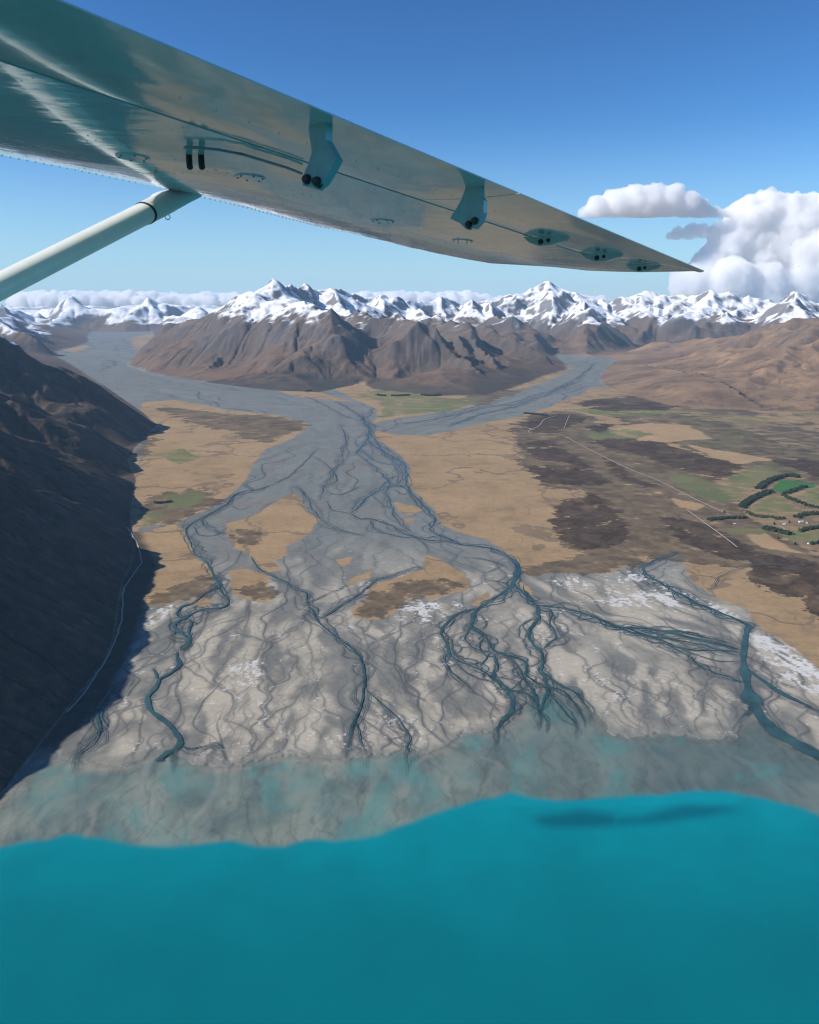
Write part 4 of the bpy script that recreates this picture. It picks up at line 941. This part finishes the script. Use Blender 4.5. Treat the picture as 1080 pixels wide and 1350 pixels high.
# inspection covers with screw heads
for px, py in ((330,232),(505,290),(610,316),(175,205)):
    s, v = sv(px, py); h0 = under(s, v); bm = bmesh.new()
    m = Matrix((( *WU, 0), (*WV, 0), (*WN, 0), (0, 0, 0, 1))).transposed(); m.translation = wl(s, v, h0 - 0.002)
    bmesh.ops.create_cone(bm, cap_ends=True, segments=24, radius1=.075, radius2=.075, depth=.006, matrix=m); cov = part('inspection_cover', bm, M_SKIN, wing)
    for k in range(6):
        a = k * math.pi / 3; bm = bmesh.new(); dome(bm, wl(s + .062 * math.cos(a), v + .062 * math.sin(a), h0 - .006), DN, .007, .3); part('screw', bm, M_RUBBER, cov)
# strut
AT = wl(*sv(232, 259, 0.055), 0.05)
ax = (AT - Vector(ray(20, 367)) * 4.2).normalized(); base = AT - ax * 3.6
ch = (WV - ax * WV.dot(ax)).normalized(); tk = ax.cross(ch).normalized()
def strut_ring(p, c, t): return [p + ch * (c * math.cos(a) * (1.0 if math.cos(a) > 0 else 1.25)) + tk * (t * math.sin(a)) for a in np.linspace(0, 2 * math.pi, 28, endpoint=False)]
bm = bmesh.new(); loft(bm, [strut_ring(base + ax * d, 0.072, 0.062) for d in np.linspace(0, 3.6 - 0.30, 8)]); part('wing_strut', bm, M_STRUT)
bm = bmesh.new()
loft(bm, [strut_ring(AT - ax * d + WN * 0.0 + ch * o, c, t) for d, c, t, o in ((0.305, .0745, .0645, 0), (0.20, .078, .066, 0), (0.10, .10, .064, .01), (0.03, .15, .056, .03), (-0.03, .20, .045, .05))])
part('strut_cuff', bm, M_CUFF)
bm = bmesh.new(); loft(bm, [strut_ring(AT - ax * d, .0765, .0665) for d in (0.312, 0.298)]); part('strut_seal', bm, M_RUBBER)
bm = bmesh.new(); rc = AT - ax * 0.13 - tk * 0.0 + Vector(ray(222, 287)) * 0.0; rc = Vector(ray(221, 286)) * (AT - ax * 0.2).length
tube(bm, [rc + Vector((math.cos(a), 0.2 * math.cos(a), math.sin(a))) * 0.016 for a in np.linspace(0, 2 * math.pi, 20)], 0.0035, 6); part('tie_down_ring', bm, M_STEEL)

for q in np.linspace(0, 3.5, 8):
    p = AT - ax * q; e = p - W0; hz_ = PA - PB * p.x - PC * p.y - p.z; tt = hz_ / (SUN_DIR.z + PB * SUN_DIR.x + PC * SUN_DIR.y); g = p + SUN_DIR * tt - W0
    print('strut', round(q, 2), 's', round(e.dot(WU), 2), 'v', round(e.dot(WV), 2), 'shadow at v', round(g.dot(WV), 2), 'LE', round(lev(g.dot(WU)), 2))
print('plane', round(time.time() - T0, 1))
# ------------------------------------------------------------------ shelterbelts, trees and homestead buildings on the plain
M_TREE = simple('dark_conifer_foliage', (.022, .038, .018), 0.9, 0.0, 0.5, 0.08)
M_TREE2 = simple('green_tree_foliage', (.045, .075, .022), 0.9, 0.0, 0.5, 0.08)
M_TRUNK = simple('tree_bark', (.09, .07, .05), 0.9)
def crown(bm, x, y, z, h, w, r):
    """one uneven crown: several ragged clumps up a stem"""
    for k in range(5):
        f = k / 4; ww = w * (1.0 - 0.62 * f) * r.uniform(.8, 1.2)
        m = Matrix.Translation((x + r.uniform(-.2, .2) * w, y + r.uniform(-.2, .2) * w, z + h * (.22 + .66 * f))) @ Matrix.Rotation(r.uniform(0, 6.3), 4, 'Z') @ Matrix.Diagonal((ww * .5, ww * .5, h * .19, 1))
        v = bmesh.ops.create_icosphere(bm, subdivisions=1, radius=1.0, matrix=m)['verts']
        for q in v: q.co += Vector((r.uniform(-1, 1), r.uniform(-1, 1), r.uniform(-1, 1))) * ww * .09
def belt(pts, wid, h, label, seed, step=9.0, mat=None, name='shelterbelt', cat='shelterbelt', dens=1.0):
    r = random.Random(seed); p = smooth_path([hit(*q) for q in pts], 12)
    bm = bmesh.new(); L = 0.0; o0 = Vector((p[0][0], p[0][1], ground_z(*p[0])))
    for a, b in zip(p[:-1], p[1:]):
        d = math.hypot(*(b - a)); n = max(1, round(d / step * dens))
        for k in range(n):
            f = (k + r.random()) / n
            for row in range(max(1, int(wid / 16))):
                if r.random() < .06: continue
                off = r.uniform(-.5, .5) * wid; nx, ny = -(b - a)[1] / d, (b - a)[0] / d
                x, y = a[0] + (b - a)[0] * f + nx * off, a[1] + (b - a)[1] * f + ny * off
                crown(bm, x - o0.x, y - o0.y, ground_z(x, y) - o0.z, h * r.uniform(.8, 1.1), h * r.uniform(.7, .95), r)
    me = bpy.data.meshes.new(name); bm.to_mesh(me); bm.free(); me.materials.append(mat or M_TREE)
    o = bpy.data.objects.new(name, me); C.objects.link(o); o.location = o0
    kind(o, 'stuff'); o['label'] = label; o['category'] = cat
    return o
belt([(1000,645),(1006,640),(1016,634),(1028,630),(1042,628),(1053,630)], 55, 24, 'thick dark shelterbelt along the upper edge of the bright green field', 1)
belt([(977,670),(984,664),(995,657),(1006,652),(1017,648)], 55, 24, 'dark shelterbelt along the upper left edge of the pale olive field', 2)
belt([(1036,652),(1044,648),(1054,645),(1061,642)], 40, 22, 'short dark shelterbelt below the bright green field', 3)
belt([(1031,653),(1042,658),(1052,662),(1064,667),(1082,671)], 40, 20, 'long thin shelterbelt between the olive field and the right edge', 4)
belt([(934,686),(945,685),(957,684),(970,684),(985,683)], 42, 18, 'broad clump of dark farm trees left of the homestead', 5, dens=1.5)
belt([(984,675),(992,680),(1003,682),(1014,682),(1028,684)], 40, 16, 'loose band of mid green farm trees above the homestead', 6, mat=M_TREE2, dens=.8)
belt([(1022,685),(1034,684)], 30, 18, 'small dark clump of trees just right of the homestead tree band', 16)
belt([(1006,697),(1014,698),(1022,700),(1032,703),(1041,705)], 50, 22, 'dark wedge-shaped plantation below the homestead', 7)
belt([(1050,683),(1060,680),(1074,678),(1090,677)], 45, 22, 'dark shelterbelt above the white farm buildings at right', 8)
belt([(1053,701),(1064,698),(1078,696),(1095,695)], 42, 20, 'dark shelterbelt below the white farm buildings at right', 9)
belt([(1068,718),(1080,716),(1095,714)], 35, 16, 'low scrubby tree row at the right edge below the shelterbelts', 10)
belt([(691,545),(700,546),(711,547),(722,549)], 70, 20, 'dark pine block beside the river bend at the top of the plain', 11)
belt([(202,663),(210,664),(219,663),(227,662)], 35, 14, 'small dark tree row on the left bank below the dark spur', 12)
belt([(497,521),(503,522),(509,522)], 60, 26, 'dark tree block at the foot of the middle mountain, left of three', 13)
belt([(516,522),(526,522),(540,521)], 60, 24, 'dark tree block at the foot of the middle mountain, middle of three', 14)
belt([(556,521),(568,522),(581,521)], 60, 26, 'dark tree block at the foot of the middle mountain, right of three', 15)
belt([(403,516),(410,515)], 60, 22, 'small dark tree block on the brown fan left of the green flats', 17)

def empty_thing(name, x, y, rot, label, cat, group=None):
    o = bpy.data.objects.new(name, None); C.objects.link(o); o.location = (x, y, ground_z(x, y)); o.rotation_euler = (0, 0, rot)
    return thing_tag(o, label, cat, group)
def child(name, bm, mat, parent):
    bmesh.ops.recalc_face_normals(bm, faces=bm.faces[:]); me = bpy.data.meshes.new(name); bm.to_mesh(me); bm.free(); me.materials.append(mat)
    o = bpy.data.objects.new(name, me); C.objects.link(o); o.parent = parent; return o
M_WALL = simple('white_weatherboard', (.74, .73, .70), 0.7); M_ROOFR = simple('grey_iron_roof', (.55, .56, .57), 0.45); M_ROOFG = simple('rust_red_iron_roof', (.22, .09, .07), 0.6); M_DARK = simple('dark_window_glass', (.03, .035, .04), 0.2)
def house(px, py, L, Wd, h, rot, roof, label, name='farmhouse', cat='house'):
    x, y = hit(px, py); t = empty_thing(name, x, y, rot, label, cat, 'homestead buildings')
    bm = bmesh.new(); bmesh.ops.create_cube(bm, size=1, matrix=Matrix.Translation((0, 0, h / 2)) @ Matrix.Diagonal((L, Wd, h, 1))); child('wall', bm, M_WALL, t)
    bm = bmesh.new(); e = .8; rz = Wd * .32
    vs = [bm.verts.new(v) for v in ((-L/2-e,-Wd/2-e,h-.1),(L/2+e,-Wd/2-e,h-.1),(L/2+e,Wd/2+e,h-.1),(-L/2-e,Wd/2+e,h-.1),(-L/2-e,0,h+rz),(L/2+e,0,h+rz))]
    for f in ((0,1,5,4),(2,3,4,5),(1,2,5),(3,0,4),(3,2,1,0)): bm.faces.new([vs[i] for i in f])
    child('roof', bm, roof, t)
    for k in range(3):
        bm = bmesh.new(); bmesh.ops.create_cube(bm, size=1, matrix=Matrix.Translation((L * (k - 1) * .3, -Wd / 2 - .03, h * .55)) @ Matrix.Diagonal((L * .14, .1, h * .35, 1))); child('window', bm, M_DARK, t)
house(1056, 689, 32, 16, 6, .2, M_ROOFR, 'largest white farm shed with pale roof between two shelterbelts', 'farm_shed', 'shed')
house(1064, 690, 20, 12, 5, 1.2, M_ROOFR, 'smaller white shed right of the largest farm shed', 'farm_shed', 'shed')
house(1034, 692, 18, 12, 5, -.2, M_ROOFR, 'white farmhouse beside the dark wedge-shaped plantation')
house(969, 691, 16, 10, 5, .1, M_ROOFR, 'small white cottage in front of the broad farm tree clump', 'cottage', 'cottage')
house(1067, 717, 22, 12, 5, .4, M_ROOFR, 'white shed by the low scrubby tree row at the right edge', 'farm_shed', 'shed')
tr = random.Random(3)
TREES = [((1046,706),'lone round green tree at the lower tip of the dark plantation'),((1021,692),'tall dark tree standing on top of the wedge-shaped plantation'),((1026,711),'single bushy tree on the straw field below the plantation'),((955,676),'lone green tree at the end of the long pale road'),
         ((1048,719),'single low tree right of the straw field'),((1041,690),'single dark tree beside the white farmhouse')]
for (px, py), lab in TREES:
    x, y = hit(px, py); t = empty_thing('tree', x, y, 0, lab, 'tree', 'single trees round the homestead')
    bm = bmesh.new(); tube_ = bmesh.ops.create_cone(bm, cap_ends=True, segments=8, radius1=.6, radius2=.3, depth=8, matrix=Matrix.Translation((0, 0, 3.8))); child('trunk', bm, M_TRUNK, t)
    bm = bmesh.new()
    for q in range(3): crown(bm, tr.uniform(-3, 3), tr.uniform(-3, 3), 1, 17, 12, tr)
    child('crown', bm, M_TREE2 if 'green' in lab or 'bushy' in lab else M_TREE, t)
print('farm', round(time.time() - T0, 1))
# ------------------------------------------------------------------ the air in the valley
bm = bmesh.new(); bmesh.ops.create_cube(bm, size=1.0)
me = bpy.data.meshes.new('haze'); bm.to_mesh(me); bm.free()
hz = bpy.data.objects.new('haze', me); C.objects.link(hz); kind(hz, 'stuff')
hz.scale = (150000, 85000, 2700 + 32); hz.location = (0, 22000, (2700 - 32) / 2)
t = NT('thin_blue_air'); t.t.nodes.remove(t.t.nodes[0]); t.out = t.add('ShaderNodeOutputMaterial')
v = t.add('ShaderNodeVolumePrincipled'); v.inputs['Color'].default_value = (.48, .74, 1, 1); v.inputs['Density'].default_value = 0.8e-5; v.inputs['Anisotropy'].default_value = 0.0
t.t.links.new(v.outputs[0], t.out.inputs['Volume']); me.materials.append(t.m)
# ------------------------------------------------------------------ light, sky, air, camera
w = bpy.data.worlds.new('World'); scene.world = w; w.use_nodes = True
nt = w.node_tree; bg = nt.nodes['Background']
sky = nt.nodes.new('ShaderNodeTexSky'); sky.sky_type = 'NISHITA'; sky.sun_disc = False
sky.sun_elevation = SUN_EL; sky.sun_rotation = math.atan2(SUN_DIR.x, SUN_DIR.y)
sky.altitude = 1500; sky.air_density = 1.0; sky.dust_density = 0.1; sky.ozone_density = 4.0
hs = nt.nodes.new('ShaderNodeHueSaturation'); hs.inputs['Saturation'].default_value = 1.10; hs.inputs['Hue'].default_value = 0.5
nt.links.new(sky.outputs[0], hs.inputs['Color']); gm = nt.nodes.new('ShaderNodeGamma'); gm.inputs[1].default_value = 1.34
tn = nt.nodes.new('ShaderNodeMix'); tn.data_type = 'RGBA'; tn.blend_type = 'MULTIPLY'; tn.inputs[0].default_value = 1.0; tn.inputs[7].default_value = (.83, 1.0, 1.03, 1)
nt.links.new(hs.outputs[0], gm.inputs[0]); nt.links.new(gm.outputs[0], tn.inputs[6]); 
tc = nt.nodes.new('ShaderNodeTexCoord'); sx_ = nt.nodes.new('ShaderNodeSeparateXYZ'); mr = nt.nodes.new('ShaderNodeMapRange'); mr.interpolation_type = 'SMOOTHSTEP'
for k_, v_ in enumerate((-0.02, 0.20, 0.75, 0.0)): mr.inputs[k_ + 1].default_value = v_
lowair = nt.nodes.new('ShaderNodeMix'); lowair.data_type = 'RGBA'; lowair.inputs[7].default_value = (6.0, 9.0, 11.6, 1)      # pale blue air near the horizon
nt.links.new(tc.outputs['Generated'], sx_.inputs[0]); nt.links.new(sx_.outputs[2], mr.inputs[0]); nt.links.new(mr.outputs[0], lowair.inputs[0])
nt.links.new(tn.outputs[2], lowair.inputs[6]); nt.links.new(lowair.outputs[2], bg.inputs[0]); bg.inputs[1].default_value = 0.057
sun = bpy.data.lights.new('sun', 'SUN'); sun.energy = 4.6; sun.angle = math.radians(0.53); sun.color = (1, .945, .87)
so = bpy.data.objects.new('sun', sun); C.objects.link(so); so.rotation_euler = SUN_DIR.to_track_quat('Z', 'Y').to_euler()

cam = bpy.data.cameras.new('camera'); co = bpy.data.objects.new('camera', cam); C.objects.link(co)
cam.sensor_fit = 'HORIZONTAL'; cam.sensor_width = 36; cam.lens = 36; cam.clip_start = 0.05; cam.clip_end = 200000
cam.dof.use_dof = True; cam.dof.focus_distance = 4000; cam.dof.aperture_fstop = 7.0
co.location = (0, 0, H); co.rotation_euler = (math.pi / 2 - PITCH, 0, 0); scene.camera = co
scene.view_settings.view_transform = 'Standard'; scene.view_settings.look = 'None'; scene.view_settings.exposure = 0.36; scene.view_settings.gamma = 1
scene.cycles.use_denoising = True; scene.cycles.denoising_prefilter = 'ACCURATE'; scene.cycles.max_bounces = 32; scene.cycles.diffuse_bounces = 2; scene.cycles.volume_bounces = 30
scene.cycles.filter_width = 1.05; scene.cycles.use_adaptive_sampling = True; scene.cycles.adaptive_threshold = 0.01
scene.render.resolution_x, scene.render.resolution_y = 819, 1024
print('done', round(time.time() - T0, 1))
